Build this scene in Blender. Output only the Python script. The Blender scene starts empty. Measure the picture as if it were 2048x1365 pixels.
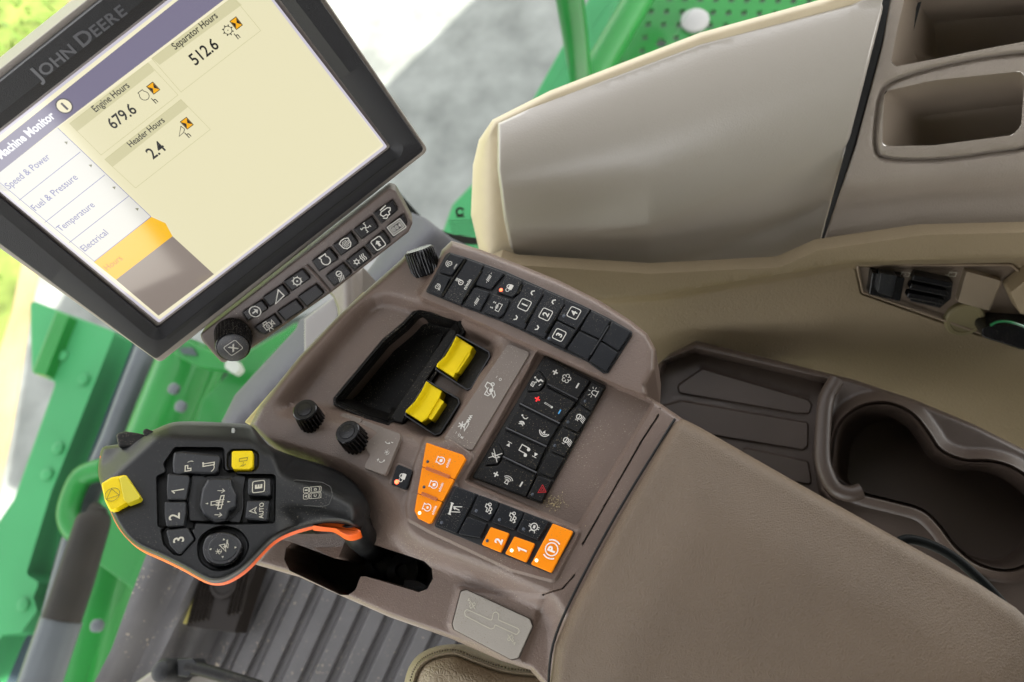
import bpy, math, random
import numpy as np
from mathutils import Vector, Matrix, geometry
random.seed(4)
S = bpy.context.scene
COL = S.collection
# ------------------------------------------------------------------ camera
F = 1600.0; CX, CY = 1024.0, 682.5
dn = Vector(((1400 - CX) / F, -(1300 - CY) / F, -1)).normalized()
UPc = -dn
Xc = (Vector((1, 0, 0)) - UPc * UPc.x).normalized()
Yc = UPc.cross(Xc)
M = Matrix((Xc, Yc, UPc))                      # camera axes -> world axes
CAM = Vector((0, 0, 0.5))
cd = bpy.data.cameras.new('camera'); cam = bpy.data.objects.new('camera', cd); COL.objects.link(cam)
cam.matrix_world = Matrix.Translation(CAM) @ M.to_4x4()
cd.sensor_width = 36; cd.lens = 36 * F / 2048; cd.clip_start = 0.01; cd.clip_end = 200
cd.dof.use_dof = True; cd.dof.focus_distance = 0.53; cd.dof.aperture_fstop = 7.0
S.camera = cam
# ------------------------------------------------------------------ light
SUN_EL = math.radians(55)
SHD = Vector((-0.80, 0.60, 0)).normalized()    # way the shadows fall: front and left of the cab
w = bpy.data.worlds.new('World'); S.world = w; w.use_nodes = True
nt = w.node_tree; bg = nt.nodes['Background']
sky = nt.nodes.new('ShaderNodeTexSky'); sky.sky_type = 'NISHITA'; sky.sun_disc = False
sky.sun_elevation = SUN_EL; sky.sun_rotation = math.atan2(-SHD.x, -SHD.y)
sky.altitude = 200; sky.dust_density = 1.5
hz = nt.nodes.new('ShaderNodeHueSaturation'); hz.inputs['Saturation'].default_value = .25   # thin bright cloud takes the blue out of the sky
nt.links.new(sky.outputs[0], hz.inputs['Color']); wb = nt.nodes.new('ShaderNodeMix'); wb.data_type = 'RGBA'; wb.blend_type = 'MULTIPLY'; wb.inputs[0].default_value = 1; wb.inputs[7].default_value = (1.05, 1.0, .93, 1)
nt.links.new(hz.outputs[0], wb.inputs[6]); nt.links.new(wb.outputs[2], bg.inputs[0]); bg.inputs[1].default_value = 0.15
sl = bpy.data.lights.new('sun', 'SUN'); sl.energy = 3.6; sl.angle = math.radians(0.5); sl.color = (1, .95, .86)
so = bpy.data.objects.new('sun', sl); COL.objects.link(so)
sdir = (SHD * math.cos(SUN_EL) + Vector((0, 0, -math.sin(SUN_EL)))).normalized()
so.rotation_euler = sdir.to_track_quat('-Z', 'Y').to_euler()
S.view_settings.view_transform = 'Standard'; S.view_settings.look = 'None'
S.view_settings.exposure = 2.6; S.view_settings.gamma = 1
S.render.engine = 'CYCLES'
# ------------------------------------------------------------------ planes and rays
MI = M.inverted()
def V3(a): return Vector((float(a[0]), float(a[1]), float(a[2])))
class Plane:
    def __init__(s, p, n):
        s.n = n.normalized(); s.p = p
        if s.n.dot(CAM - p) < 0: s.n = -s.n
        s.N = np.array(s.n); s.P = np.array(s.p)
def rays(pts):
    a = np.asarray(pts, float).reshape(-1, 2)
    d = np.stack([(a[:, 0] - CX) / F, -(a[:, 1] - CY) / F, -np.ones(len(a))], 1)
    return d @ np.array(M).T
CAMN = np.array(CAM)
def hit(pl, pts, off=0.0):
    d = rays(pts); off = np.broadcast_to(np.asarray(off, float), (len(d),))
    t = ((pl.P - CAMN) @ pl.N + off) / (d @ pl.N)
    return CAMN + d * t[:, None]
def hp(pl, p, off=0.0): return V3(hit(pl, [p], off)[0])
def flat(z): return Plane(Vector((0, 0, z)), Vector((0, 0, 1)))
def P(x, y, z): return hp(flat(0), (x, y), z)
def plane3(a, b, c):
    A, B, Cc = P(*a), P(*b), P(*c)
    return Plane(A, (B - A).cross(Cc - A))
def topx(v):
    c = MI @ (v - CAM)
    return (CX + F * c.x / -c.z, CY - F * c.y / -c.z)
ZO = {'1': (0, 0, 3.4125), '2': (0, 350, 3.4125), '3': (380, 350, 3.5), '4': (180, 820, 3.531), '5': (780, 460, 3.4127),
      '6': (540, 600, 3.792), '7': (880, 680, 4.014), '8': (760, 860, 4.267), 'a': (0, 600, 3.4125), 'b': (0, 980, 3.545),
      'c': (500, 1000, 3.103), 'd': (760, 0, 2.73), 'e': (1500, 0, 2.73), 'f': (1600, 480, 4.571), 'g': (1260, 660, 1.937), 'h': (1000, 860, 2.703)}
def Z(k, pts):
    ox, oy, s = ZO[k]
    return [(ox + x / s, oy + y / s) for x, y in pts]
def z1(k, x, y): return Z(k, [(x, y)])[0]
# ------------------------------------------------------------------ 2-D helpers
def area(p): return 0.5 * sum(p[i][0] * p[(i + 1) % len(p)][1] - p[(i + 1) % len(p)][0] * p[i][1] for i in range(len(p)))
def ccw(p): return list(p) if area(p) > 0 else list(p)[::-1]
def rounded(p, r, n=5):
    p = ccw(p)
    if r <= 0: return p
    out = []
    L = len(p)
    for i in range(L):
        a, b, c = Vector(p[i - 1]), Vector(p[i]), Vector(p[(i + 1) % L])
        u = a - b; v = c - b; lu, lv = u.length, v.length
        if lu < 1e-6 or lv < 1e-6: continue
        u.normalize(); v.normalize()
        ang = u.angle(v) if abs(u.dot(v)) < .9999 else math.pi
        if ang > 2.95: out.append(tuple(b)); continue
        d = min(r / math.tan(ang / 2), lu * .48, lv * .48)
        s, e = b + u * d, b + v * d
        for k in range(n + 1):
            t = k / n
            q = s * (1 - t) ** 2 + b * 2 * t * (1 - t) + e * t * t
            out.append((q.x, q.y))
    return out
def spline(p, n=6, closed=True):
    L = len(p); out = []
    rng = range(L) if closed else range(L - 1)
    for i in rng:
        g = (lambda k: p[k % L]) if closed else (lambda k: p[max(0, min(L - 1, k))])
        a, b, c, d = [np.array(g(i + k), float) for k in (-1, 0, 1, 2)]
        for k in range(n):
            t = k / n
            q = .5 * ((2 * b) + (-a + c) * t + (2 * a - 5 * b + 4 * c - d) * t * t + (-a + 3 * b - 3 * c + d) * t ** 3)
            out.append(tuple(q))
    if not closed: out.append(tuple(p[-1]))
    return out
def inset(p, d):
    L = len(p); out = []
    for i in range(L):
        a, b, c = p[i - 1], p[i], p[(i + 1) % L]
        n1 = Vector((-(b[1] - a[1]), b[0] - a[0])); n2 = Vector((-(c[1] - b[1]), c[0] - b[0]))
        if n1.length < 1e-9: n1 = n2.copy()
        if n2.length < 1e-9: n2 = n1.copy()
        n1.normalize(); n2.normalize()
        m = n1 + n2
        if m.length < .3: m = n1
        m.normalize(); k = 1 / max(.5, m.dot(n1))
        out.append((b[0] + m.x * d * k, b[1] + m.y * d * k))
    return out
def resample(p, step, closed=True):
    out = []; L = len(p)
    for i in range(L if closed else L - 1):
        a, b = p[i], p[(i + 1) % L]
        l = math.hypot(b[0] - a[0], b[1] - a[1]); n = max(1, int(math.ceil(l / step)))
        for k in range(n): out.append((a[0] + (b[0] - a[0]) * k / n, a[1] + (b[1] - a[1]) * k / n))
    if not closed: out.append(tuple(p[-1]))
    return out
def segd(X, p, closed=True):
    X = np.asarray(X, float); best = np.full(len(X), 1e18)
    L = len(p)
    for i in range(L if closed else L - 1):
        a = np.array(p[i], float); b = np.array(p[(i + 1) % L], float); ab = b - a
        t = np.clip(((X - a) @ ab) / max(ab @ ab, 1e-12), 0, 1)
        q = X - a - t[:, None] * ab
        best = np.minimum(best, (q * q).sum(1))
    return np.sqrt(best)
def inside(X, p):
    X = np.asarray(X, float); r = np.zeros(len(X), bool); L = len(p)
    for i in range(L):
        x1, y1 = p[i]; x2, y2 = p[(i + 1) % L]
        if y1 == y2: continue
        c = ((y1 > X[:, 1]) != (y2 > X[:, 1])) & (X[:, 0] < (x2 - x1) * (X[:, 1] - y1) / (y2 - y1) + x1)
        r ^= c
    return r
def sdf(X, p):
    d = segd(X, p); return np.where(inside(X, p), -d, d)
def sm(t):
    t = np.clip(t, 0, 1); return t * t * (3 - 2 * t)
# ------------------------------------------------------------------ object helpers
def obj(name, verts, faces, mat, parent=None, smooth=True, ang=35):
    me = bpy.data.meshes.new(name); me.from_pydata([tuple(map(float, v)) for v in verts], [], faces)
    me.materials.append(mat)
    if smooth:
        me.shade_smooth()
        me.set_sharp_from_angle(angle=math.radians(ang))
    me.validate()
    o = bpy.data.objects.new(name, me); COL.objects.link(o)
    if parent: o.parent = parent
    return o
def thing(name, label, cat, group=None, loc=(0, 0, 0), kind=None):
    o = bpy.data.objects.new(name, None); COL.objects.link(o)
    # geometry is written in world coordinates, so the empty stays at the origin
    return tag(o, label, cat, group, kind)
def tag(o, label, cat=None, group=None, kind=None):
    o['label'] = label
    if cat: o['category'] = cat
    if group: o['group'] = group
    if kind: o['kind'] = kind
    return o
def slab(name, pts, z, th, mat, parent=None, pl=None, bev=1.5, r=4, rise=None, smooth=True, segs=3, zf=None, spl=False):
    """plate whose top face lies on pl + z, outline given where it is seen, thickness th along the plane's normal"""
    pl = pl or CON
    if bev > 0 and r > 0: r = max(r, bev + 1.4)
    p = spline(ccw(pts), 6) if spl else rounded(pts, r)
    c = np.mean(np.array(p), 0)
    sc = F / (MI @ (hp(pl, c, z) - CAM)).length
    bh = bev / sc if rise is None else rise
    rings = []
    n = len(p)
    if bev > 0:
        q = inset(p, bev + .7); rings.append(hit(pl, q, z if zf is None else z + zf(np.array(q))))
    for k in range(segs + 1):
        a = k / segs * math.pi / 2
        off = z - bh * (1 - math.cos(a))
        q = inset(p, bev * (1 - math.sin(a))) if bev > 0 else p
        o = off if zf is None else off + zf(np.array(q))
        rings.append(hit(pl, q, o))
        if bev <= 0: break
    rings.append(rings[-1] - pl.N * (th - (bh if bev > 0 else 0)))
    V = np.concatenate(rings); Fs = [list(range(n))]
    for k in range(len(rings) - 1):
        for i in range(n):
            j = (i + 1) % n
            Fs.append((k * n + i, (k + 1) * n + i, (k + 1) * n + j, k * n + j))
    Fs.append([(len(rings) - 1) * n + i for i in range(n)][::-1])
    return obj(name, V, Fs, mat, parent, smooth)
def ring(name, outer, inner, z, th, mat, parent=None, pl=None, inner_z=None, n=64, ro=4, ri=4, bev=1.0, lip=None):
    """frame between two outlines; inner edge lies at inner_z"""
    pl = pl or CON
    def rs(p, r):
        p = rounded(p, r, 4); return resample(p, 6)
    A, B = rs(outer, ro), rs(inner, ri)
    V = []; E = []
    def add(p, zz):
        s = len(V); V.extend(p); 
        for i in range(len(p)): E.append((s + i, s + (i + 1) % len(p)))
        return zz
    A2 = inset(A, bev)
    pts = A + A2 + B; zs = [z - bev / 2900] * len(A) + [z] * len(A2) + [inner_z if inner_z is not None else z] * len(B)
    if lip:
        B2 = inset(B, -lip); pts += B2; zs += [z] * len(B2)
    loops = [len(A), len(A2), len(B)] + ([len(B)] if lip else [])
    s = 0
    for L in loops:
        E += [(s + i, s + (i + 1) % L) for i in range(L)]; s += L
    vo, eo, fo, ov, oe, of = geometry.delaunay_2d_cdt([Vector(q) for q in pts], E, [], 0, 1e-5)
    cen = np.array([np.mean([vo[i][:] for i in f], 0) for f in fo])
    keep = inside(cen, A) & ~inside(cen, B)
    zz = np.array([zs[o[0]] if o else z for o in ov])
    V3d = hit(pl, [v[:] for v in vo], zz)
    return finish(name, V3d, [f for f, k in zip(fo, keep) if k], pl, th, mat, parent)
def finish(name, V, faces, pl, skirt, mat, parent, ang=35, skirtdir=None):
    V = np.asarray(V); fs = []
    for f in faces:
        a, b, c = V[f[0]], V[f[1]], V[f[2]]
        nrm = np.cross(b - a, c - a)
        fs.append(tuple(f) if nrm @ (CAMN - a) > 0 else tuple(f)[::-1])
    if skirt:
        cnt = {}
        for f in fs:
            for i in range(len(f)):
                e = (f[i], f[(i + 1) % len(f)]); k = (min(e), max(e)); cnt.setdefault(k, []).append(e)
        b = [v[0] for v in cnt.values() if len(v) == 1]
        ids = sorted({i for e in b for i in e}); mp = {i: len(V) + k for k, i in enumerate(ids)}
        dv = pl.N if skirtdir is None else skirtdir
        V = np.concatenate([V, V[ids] - dv * skirt])
        for e in b: fs.append((e[1], e[0], mp[e[0]], mp[e[1]]))
    return obj(name, V, fs, mat, parent, True, ang)
def hf(name, outline, off, mat, parent=None, pl=None, step=14, holes=(), contours=(), skirt=0.0, edge=(0, 0), ang=40, skirtdir=None, dense=4):
    """relief: a surface lying on pl + off(px); contours = [(poly, [distances])] get extra rows of points"""
    pl = pl or CON
    O = resample(ccw(outline), dense)
    H = [resample(ccw(h), dense) for h in holes]
    pts = list(O); E = [(i, (i + 1) % len(O)) for i in range(len(O))]
    for h in H:
        s = len(pts); pts += h; E += [(s + i, s + (i + 1) % len(h)) for i in range(len(h))]
    extra = []
    R, RH = edge
    cs = list(contours)
    if R: cs.append((outline, [-R * k for k in (.08, .25, .5, .75, 1)]))
    for poly, ds in cs:
        pp = resample(ccw(poly), dense)
        for d in ds:
            q = np.array(inset(pp, -d))
            if len(q) == 0: continue
            s = sdf(q, poly)
            q = q[np.abs(s - d) < .35]
            extra.append(q)
    xs, ys = [p[0] for p in O], [p[1] for p in O]
    gx, gy = np.meshgrid(np.arange(min(xs), max(xs), step), np.arange(min(ys), max(ys), step))
    gx = gx + (np.arange(gx.shape[0]) % 2)[:, None] * step / 2
    G = np.stack([gx.ravel(), gy.ravel()], 1)
    ok = sdf(G, O) < -dense * .8
    for h in H: ok &= sdf(G, h) > dense * .8
    G = G[ok]
    if extra:
        Xe = np.concatenate(extra)
        ok = sdf(Xe, O) < -.3
        for h in H: ok &= sdf(Xe, h) > 1.0
        Xe = Xe[ok]
        # thin by hashing
        key = {}
        for q in Xe: key.setdefault((round(q[0] / 1.2), round(q[1] / 1.2)), q)
        Xe = np.array(list(key.values())) if key else np.zeros((0, 2))
        if len(Xe):
            cell = {(int(q[0] // 6), int(q[1] // 6)) for q in Xe}
            G = np.array([g for g in G if (int(g[0] // 6), int(g[1] // 6)) not in cell]).reshape(-1, 2)
            G = np.concatenate([G, Xe])
    pts = pts + [tuple(g) for g in G]
    vo, eo, fo, ov, oe, of = geometry.delaunay_2d_cdt([Vector(q) for q in pts], E, [], 0, 1e-4)
    X = np.array([v[:] for v in vo])
    cen = np.array([X[list(f)].mean(0) for f in fo])
    keep = inside(cen, O)
    for h in H: keep &= ~inside(cen, h)
    z = off(X)
    if R:
        d = segd(X, O); t = np.clip(1 - d / R, 0, 1)
        z = z - RH * (1 - np.sqrt(np.clip(1 - t * t, 0, 1)))
    return finish(name, hit(pl, X, z), [f for f, k in zip(fo, keep) if k], pl, skirt, mat, parent, ang, skirtdir)
def loft(name, loops, mat, parent=None, cap=True, capstart=False):
    """loops = list of (n,3) arrays with equal counts"""
    n = len(loops[0]); V = np.concatenate(loops); Fs = []
    for k in range(len(loops) - 1):
        for i in range(n):
            j = (i + 1) % n; Fs.append((k * n + i, k * n + j, (k + 1) * n + j, (k + 1) * n + i))
    if cap: Fs.append([(len(loops) - 1) * n + i for i in range(n)])
    if capstart: Fs.append(list(range(n))[::-1])
    return obj(name, V, Fs, mat, parent)
def even(p, n):
    p = list(p) + [p[0]]; q = np.array(p, float); l = np.r_[0, np.cumsum(np.hypot(*np.diff(q, axis=0).T))]
    t = np.linspace(0, l[-1], n, endpoint=False)
    return np.stack([np.interp(t, l, q[:, 0]), np.interp(t, l, q[:, 1])], 1)
def frame(ax):
    ax = ax.normalized(); u = ax.orthogonal().normalized(); return u, ax.cross(u)
def lathe(name, base, axis, prof, mat, parent=None, n=48, flute=None, cap=True):
    """prof = [(radius, height)]; flute=(count, depth, h0, h1)"""
    ax = axis.normalized(); u, v = frame(ax); loops = []
    for r, h in prof:
        L = []
        for i in range(n):
            a = 2 * math.pi * i / n; rr = r
            if flute and flute[2] <= h <= flute[3]: rr -= flute[1] * (0.5 - 0.5 * math.cos(a * flute[0])) ** 1.5
            L.append(base + ax * h + (u * math.cos(a) + v * math.sin(a)) * rr)
        loops.append(np.array([q[:] for q in L]))
    return loft(name, loops, mat, parent, cap)
def tube(name, pts, r, mat, parent=None, n=14, sub=6, caps=True):
    """pts: list of Vector or (Vector, radius)"""
    q = [p if isinstance(p, Vector) else p[0] for p in pts]; rr = [r if isinstance(p, Vector) else p[1] for p in pts]
    if sub and len(q) > 2:
        qs, rs = [], []
        for i in range(len(q) - 1):
            a, b, c, d = q[max(0, i - 1)], q[i], q[i + 1], q[min(len(q) - 1, i + 2)]
            for k in range(sub):
                t = k / sub
                qs.append(.5 * ((2 * b) + (c - a) * t + (2 * a - 5 * b + 4 * c - d) * t * t + (3 * b - a - 3 * c + d) * t ** 3)); rs.append(rr[i] * (1 - t) + rr[i + 1] * t)
        qs.append(q[-1]); rs.append(rr[-1]); q, rr = qs, rs
    loops = []; u = None
    for i, p in enumerate(q):
        d = (q[min(i + 1, len(q) - 1)] - q[max(i - 1, 0)]).normalized()
        u = d.orthogonal().normalized() if u is None else (u - d * u.dot(d)).normalized()
        v = d.cross(u)
        loops.append(np.array([(p + (u * math.cos(2 * math.pi * k / n) + v * math.sin(2 * math.pi * k / n)) * rr[i])[:] for k in range(n)]))
    return loft(name, loops, mat, parent, caps, caps)
# ------------------------------------------------------------------ materials
def mat(name, col, rough=.5, spec=.5, bump=0, bscale=900, kind='noise', speck=0, speckcol=(.35, .3, .22), metal=0, coat=0, var=0, varscale=30, emit=0, sscale=1500):
    m = bpy.data.materials.new(name); m.use_nodes = True; t = m.node_tree; b = t.nodes['Principled BSDF']
    b.inputs['Base Color'].default_value = (*col, 1); b.inputs['Roughness'].default_value = rough
    b.inputs['Specular IOR Level'].default_value = spec; b.inputs['Metallic'].default_value = metal
    b.inputs['Coat Weight'].default_value = coat; b.inputs['Coat Roughness'].default_value = .3
    tc = t.nodes.new('ShaderNodeTexCoord'); out = None
    if bump:
        if kind == 'leather':
            n = t.nodes.new('ShaderNodeTexVoronoi'); n.feature = 'DISTANCE_TO_EDGE'; n.inputs['Scale'].default_value = bscale; fac = n.outputs['Distance']
            ns = t.nodes.new('ShaderNodeTexNoise'); ns.inputs['Scale'].default_value = bscale * .6; ns.inputs['Detail'].default_value = 3
            t.links.new(tc.outputs['Object'], ns.inputs['Vector'])
            mx = t.nodes.new('ShaderNodeVectorMath'); mx.operation = 'MULTIPLY_ADD'; mx.inputs[1].default_value = (.0022, .0022, .0022)
            t.links.new(ns.outputs['Color'], mx.inputs[0]); t.links.new(tc.outputs['Object'], mx.inputs[2]); t.links.new(mx.outputs[0], n.inputs['Vector'])
            mr = t.nodes.new('ShaderNodeMapRange'); mr.inputs['From Max'].default_value = .25; t.links.new(fac, mr.inputs['Value']); fac = mr.outputs[0]
        else:
            n = t.nodes.new('ShaderNodeTexNoise'); n.inputs['Scale'].default_value = bscale; n.inputs['Detail'].default_value = 3; fac = n.outputs['Fac']
            t.links.new(tc.outputs['Object'], n.inputs['Vector'])
        bp = t.nodes.new('ShaderNodeBump'); bp.inputs['Strength'].default_value = bump; bp.inputs['Distance'].default_value = .0006
        t.links.new(fac, bp.inputs['Height']); t.links.new(bp.outputs[0], b.inputs['Normal'])
    src = None
    if var:
        n = t.nodes.new('ShaderNodeTexNoise'); n.inputs['Scale'].default_value = varscale; n.inputs['Detail'].default_value = 6
        t.links.new(tc.outputs['Object'], n.inputs['Vector'])
        mr = t.nodes.new('ShaderNodeMapRange'); mr.inputs['From Min'].default_value = .3; mr.inputs['From Max'].default_value = .7
        mr.inputs['To Min'].default_value = 1 - var; mr.inputs['To Max'].default_value = 1 + var
        t.links.new(n.outputs['Fac'], mr.inputs['Value'])
        hs = t.nodes.new('ShaderNodeHueSaturation'); hs.inputs['Color'].default_value = (*col, 1)
        t.links.new(mr.outputs[0], hs.inputs['Value']); src = hs.outputs[0]
        # worn patches also change the gloss a little
        r2 = t.nodes.new('ShaderNodeMapRange'); r2.inputs['To Min'].default_value = max(.05, rough - .08); r2.inputs['To Max'].default_value = min(1, rough + .08)
        t.links.new(n.outputs['Fac'], r2.inputs['Value']); t.links.new(r2.outputs[0], b.inputs['Roughness'])
    if speck:
        n = t.nodes.new('ShaderNodeTexNoise'); n.inputs['Scale'].default_value = sscale; n.inputs['Detail'].default_value = 1
        n2 = t.nodes.new('ShaderNodeTexNoise'); n2.inputs['Scale'].default_value = 28; n2.inputs['Detail'].default_value = 3
        t.links.new(tc.outputs['Object'], n.inputs['Vector']); t.links.new(tc.outputs['Object'], n2.inputs['Vector'])
        ad = t.nodes.new('ShaderNodeMath'); ad.operation = 'MULTIPLY_ADD'; ad.inputs[1].default_value = .35
        t.links.new(n2.outputs['Fac'], ad.inputs[0]); t.links.new(n.outputs['Fac'], ad.inputs[2])
        mr = t.nodes.new('ShaderNodeMapRange'); mr.inputs['From Min'].default_value = .90 - speck * .1; mr.inputs['From Max'].default_value = .97 - speck * .08
        t.links.new(ad.outputs[0], mr.inputs['Value'])
        mx = t.nodes.new('ShaderNodeMix'); mx.data_type = 'RGBA'; mx.inputs[7].default_value = (*speckcol, 1); mx.inputs[6].default_value = (*col, 1)
        if src: t.links.new(src, mx.inputs[6])
        t.links.new(mr.outputs[0], mx.inputs[0]); src = mx.outputs[2]
    if src: t.links.new(src, b.inputs['Base Color'])
    if emit:
        b.inputs['Emission Color'].default_value = (*col, 1); b.inputs['Emission Strength'].default_value = emit
    return m
def emat(name, col, strength=1.0, base=.02, rough=.08, spec=.55):
    m = mat(name, col, rough, spec); b = m.node_tree.nodes['Principled BSDF']
    b.inputs['Base Color'].default_value = (base, base, base, 1)
    b.inputs['Emission Color'].default_value = (*col, 1); b.inputs['Emission Strength'].default_value = strength
    return m
def srgb(r, g, b):
    f = lambda c: (c / 255 / 12.92) if c / 255 <= .04045 else ((c / 255 + .055) / 1.055) ** 2.4
    return (f(r), f(g), f(b))
EXF = 1 / 2 ** 2.6
def scr(name, r, g, b, k=1): return emat(name, srgb(r, g, b), EXF * k)
BROWN = mat('console_brown_plastic', (.150, .107, .086), .36, .5, .6, 1100, speck=.25, var=.07)
BROWN2 = mat('dark_brown_plastic', (.085, .064, .052), .42, .5, .3, 1200, var=.05)
BAR = mat('button_bar_plastic', (.105, .078, .068), .4, .5, .25, 1500, speck=.1)
RUBBER = mat('black_rubber', (.006, .0055, .005), .5, .2, .25, 1500, speck=.35, var=.1)
KEY = mat('keypad_black', (.009, .010, .0125), .38, .24, .25, 1600, speck=.35, speckcol=(.2, .18, .14), var=.1)
KEYC = mat('climate_key_black', (.007, .007, .0075), .42, .24, .3, 1500, speck=.55, speckcol=(.22, .18, .11), var=.1)
GLOSS = mat('black_gloss_plastic', (.005, .005, .006), .19, .38, speck=.2, speckcol=(.15, .13, .1))
BEZEL = mat('monitor_bezel', (.020, .020, .022), .45, .3, .5, 1700)
GRIP = mat('joystick_grip', (.011, .0115, .012), .36, .28, .3, 1900, speck=.2, speckcol=(.12, .11, .09))
GRIPB = mat('joystick_button', (.018, .019, .021), .33, .32, .15, 1900, speck=.15, speckcol=(.15, .14, .1))
BEIGE = mat('beige_plastic', (.52, .44, .30), .42, .5, .25, 900, var=.04)
PAD = mat('armrest_leather', (.136, .098, .066), .42, .4, .42, 800, kind='leather', var=.09, varscale=12)
SEATL = mat('seat_leather', (.25, .20, .13), .5, .5, .5, 330, kind='leather', var=.05)
PANEL = mat('door_panel_plastic', (.38, .35, .305), .27, .5, .3, 700, coat=.6)
WALL = mat('wall_plastic', (.25, .195, .12), .55, .4, .9, 600, var=.04, varscale=8)
SIDE = mat('side_trim_plastic', (.29, .25, .21), .42, .5, .7, 700, var=.04)
TRAY = mat('tray_dark_plastic', (.064, .046, .036), .42, .5, .3, 900, var=.06)
PLATE = mat('grey_label_plate', (.175, .142, .120), .45, .5, .3, 1800, speck=.3, speckcol=(.45, .4, .33))
PLATE2 = mat('light_label_plate', (.34, .31, .27), .4, .5, .3, 1800, speck=.3, speckcol=(.2, .17, .12))
ORANGE = mat('orange_key', (.95, .27, .002), .5, .2, .12, 1600, speck=.1, speckcol=(.5, .2, .05))
ORANGED = mat('orange_slot', (.42, .10, .01), .5)
ORG2 = mat('orange_rubber_edge', (.90, .13, .01), .42)
YEL = mat('yellow_plastic', (.84, .62, .003), .5, .22, .15, 900, speck=.12, speckcol=(.4, .3, .02), var=.05)
ICON = mat('white_print', (.62, .60, .55), .5)
ICONW = mat('white_print_on_orange', (.9, .85, .78), .5)
ICOND = mat('dark_print', (.01, .01, .012), .5)
ICONG = mat('cream_print', (.55, .52, .42), .5)
RED = mat('red_print', (.75, .02, .02), .5, emit=.12)
REDD = mat('dark_red_print', (.42, .01, .015), .5)
BLUE = mat('blue_print', (.08, .38, .75), .5)
LEDR = emat('red_lamp', (1, .08, .03), 1.2)
LEDW = emat('lit_lamp', (1, .72, .5), .7)
LEDO = mat('unlit_lamp', (.035, .045, .06), .3)
LEDB = mat('unlit_lamp_grey', (.06, .07, .09), .4)
HOLE = mat('dark_void', (.004, .004, .004), .7)
GREEN = mat('green_paint', (.010, .13, .021), .30, .3, var=.1, varscale=6)
GREENP = mat('green_paint_hazed', (.034, .19, .07), .5, .2, var=.12, varscale=4)  # paler green, glass haze and sunlight put into the colour
GREYP = mat('grey_moulded_plastic', (.17, .17, .18), .4, .5, .3, 400, var=.08, varscale=9)
MATR = mat('rubber_floor_mat', (.078, .075, .075), .45, .32, .5, 350, var=.22, varscale=12, speck=.15, sscale=300)
SLATE = mat('slate_grey_metal', (.030, .040, .056), .45, .25, .2, 100, var=.25, varscale=5)
STEEL = mat('grey_tube', (.065, .068, .078), .35, .35, var=.15, varscale=12)
CABLE = mat('black_cable', (.004, .005, .005), .55, .12)
BARK = mat('bar_key_black', (.007, .006, .007), .30, .22, speck=.15, speckcol=(.15, .13, .1))
DKGR = mat('dark_grey_green_metal', (.02, .03, .032), .3)
# ------------------------------------------------------------------ printing: strokes and letters
CON = flat(0)
class Ink:
    """flat print laid on a plane: polylines, discs and filled shapes in the icon's own axes"""
    def __init__(s, pl, c, size, xdir, off):
        s.pl = pl; s.o = hp(pl, c, off); q = hp(pl, (c[0] + xdir[0], c[1] + xdir[1]), off) - s.o
        L = math.hypot(*xdir); s.k = q.length / L * size; s.u = q.normalized(); s.v = pl.n.cross(s.u)
        s.V = []; s.F = []; s.lay = 0
    def pt(s, x, y): return s.o + s.u * (x * s.k) + s.v * (y * s.k) + s.pl.n * (s.lay * 2.5e-5)
    def line(s, p, w=.12, closed=False):
        p = [Vector(q) for q in p]; n = len(p); b = len(s.V)
        for i in range(n):
            a = p[i - 1] if (i or closed) else p[i]; c = p[(i + 1) % n] if (i < n - 1 or closed) else p[i]
            d1 = (p[i] - a); d2 = (c - p[i])
            if d1.length < 1e-9: d1 = d2
            if d2.length < 1e-9: d2 = d1
            d1 = d1.normalized(); d2 = d2.normalized(); m = (d1 + d2)
            m = m.normalized() if m.length > .2 else d1
            nn = Vector((-m.y, m.x)); k = w / 2 / max(.5, m.dot(d1))
            s.V += [s.pt(*(p[i] + nn * k)), s.pt(*(p[i] - nn * k))]
        for i in range(n if closed else n - 1):
            j = (i + 1) % n; s.F.append((b + 2 * i, b + 2 * i + 1, b + 2 * j + 1, b + 2 * j))
        s.lay += 1; return s
    def fill(s, p):
        b = len(s.V); s.V += [s.pt(*q) for q in p]; s.F.append(list(range(b, b + len(p)))); s.lay += 1; return s
    def circ(s, x, y, r, w=.12, a0=0, a1=360, n=20):
        full = abs(a1 - a0) >= 360
        q = [(x + r * math.cos(math.radians(a0 + (a1 - a0) * i / n)), y + r * math.sin(math.radians(a0 + (a1 - a0) * i / n))) for i in range(n if full else n + 1)]
        return s.line(q, w, full)
    def disc(s, x, y, r, n=14): return s.fill([(x + r * math.cos(2 * math.pi * i / n), y + r * math.sin(2 * math.pi * i / n)) for i in range(n)])
    def rbox(s, x, y, a, b, r=.25, w=.12): return s.line(rounded([(x - a, y - b), (x + a, y - b), (x + a, y + b), (x - a, y + b)], r, 4), w, True)
    def done(s, name, m, parent): return obj(name, s.V, s.F, m, parent, False)
FC = {}
def glyphs(txt, bold):
    k = (txt, bold)
    if k in FC: return FC[k]
    c = bpy.data.curves.new('t', 'FONT'); c.body = txt; c.size = 1; c.offset = bold; c.resolution_u = 3
    o = bpy.data.objects.new('t', c); COL.objects.link(o)
    dg = bpy.context.evaluated_depsgraph_get(); me = o.evaluated_get(dg).to_mesh()
    V = [v.co.copy() for v in me.vertices]; Fs = [tuple(p.vertices) for p in me.polygons]
    o.evaluated_get(dg).to_mesh_clear(); bpy.data.objects.remove(o); bpy.data.curves.remove(c)
    x0 = min(v.x for v in V); x1 = max(v.x for v in V)
    FC[k] = ([(v.x - x0, v.y) for v in V], Fs, x1 - x0); return FC[k]
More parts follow.
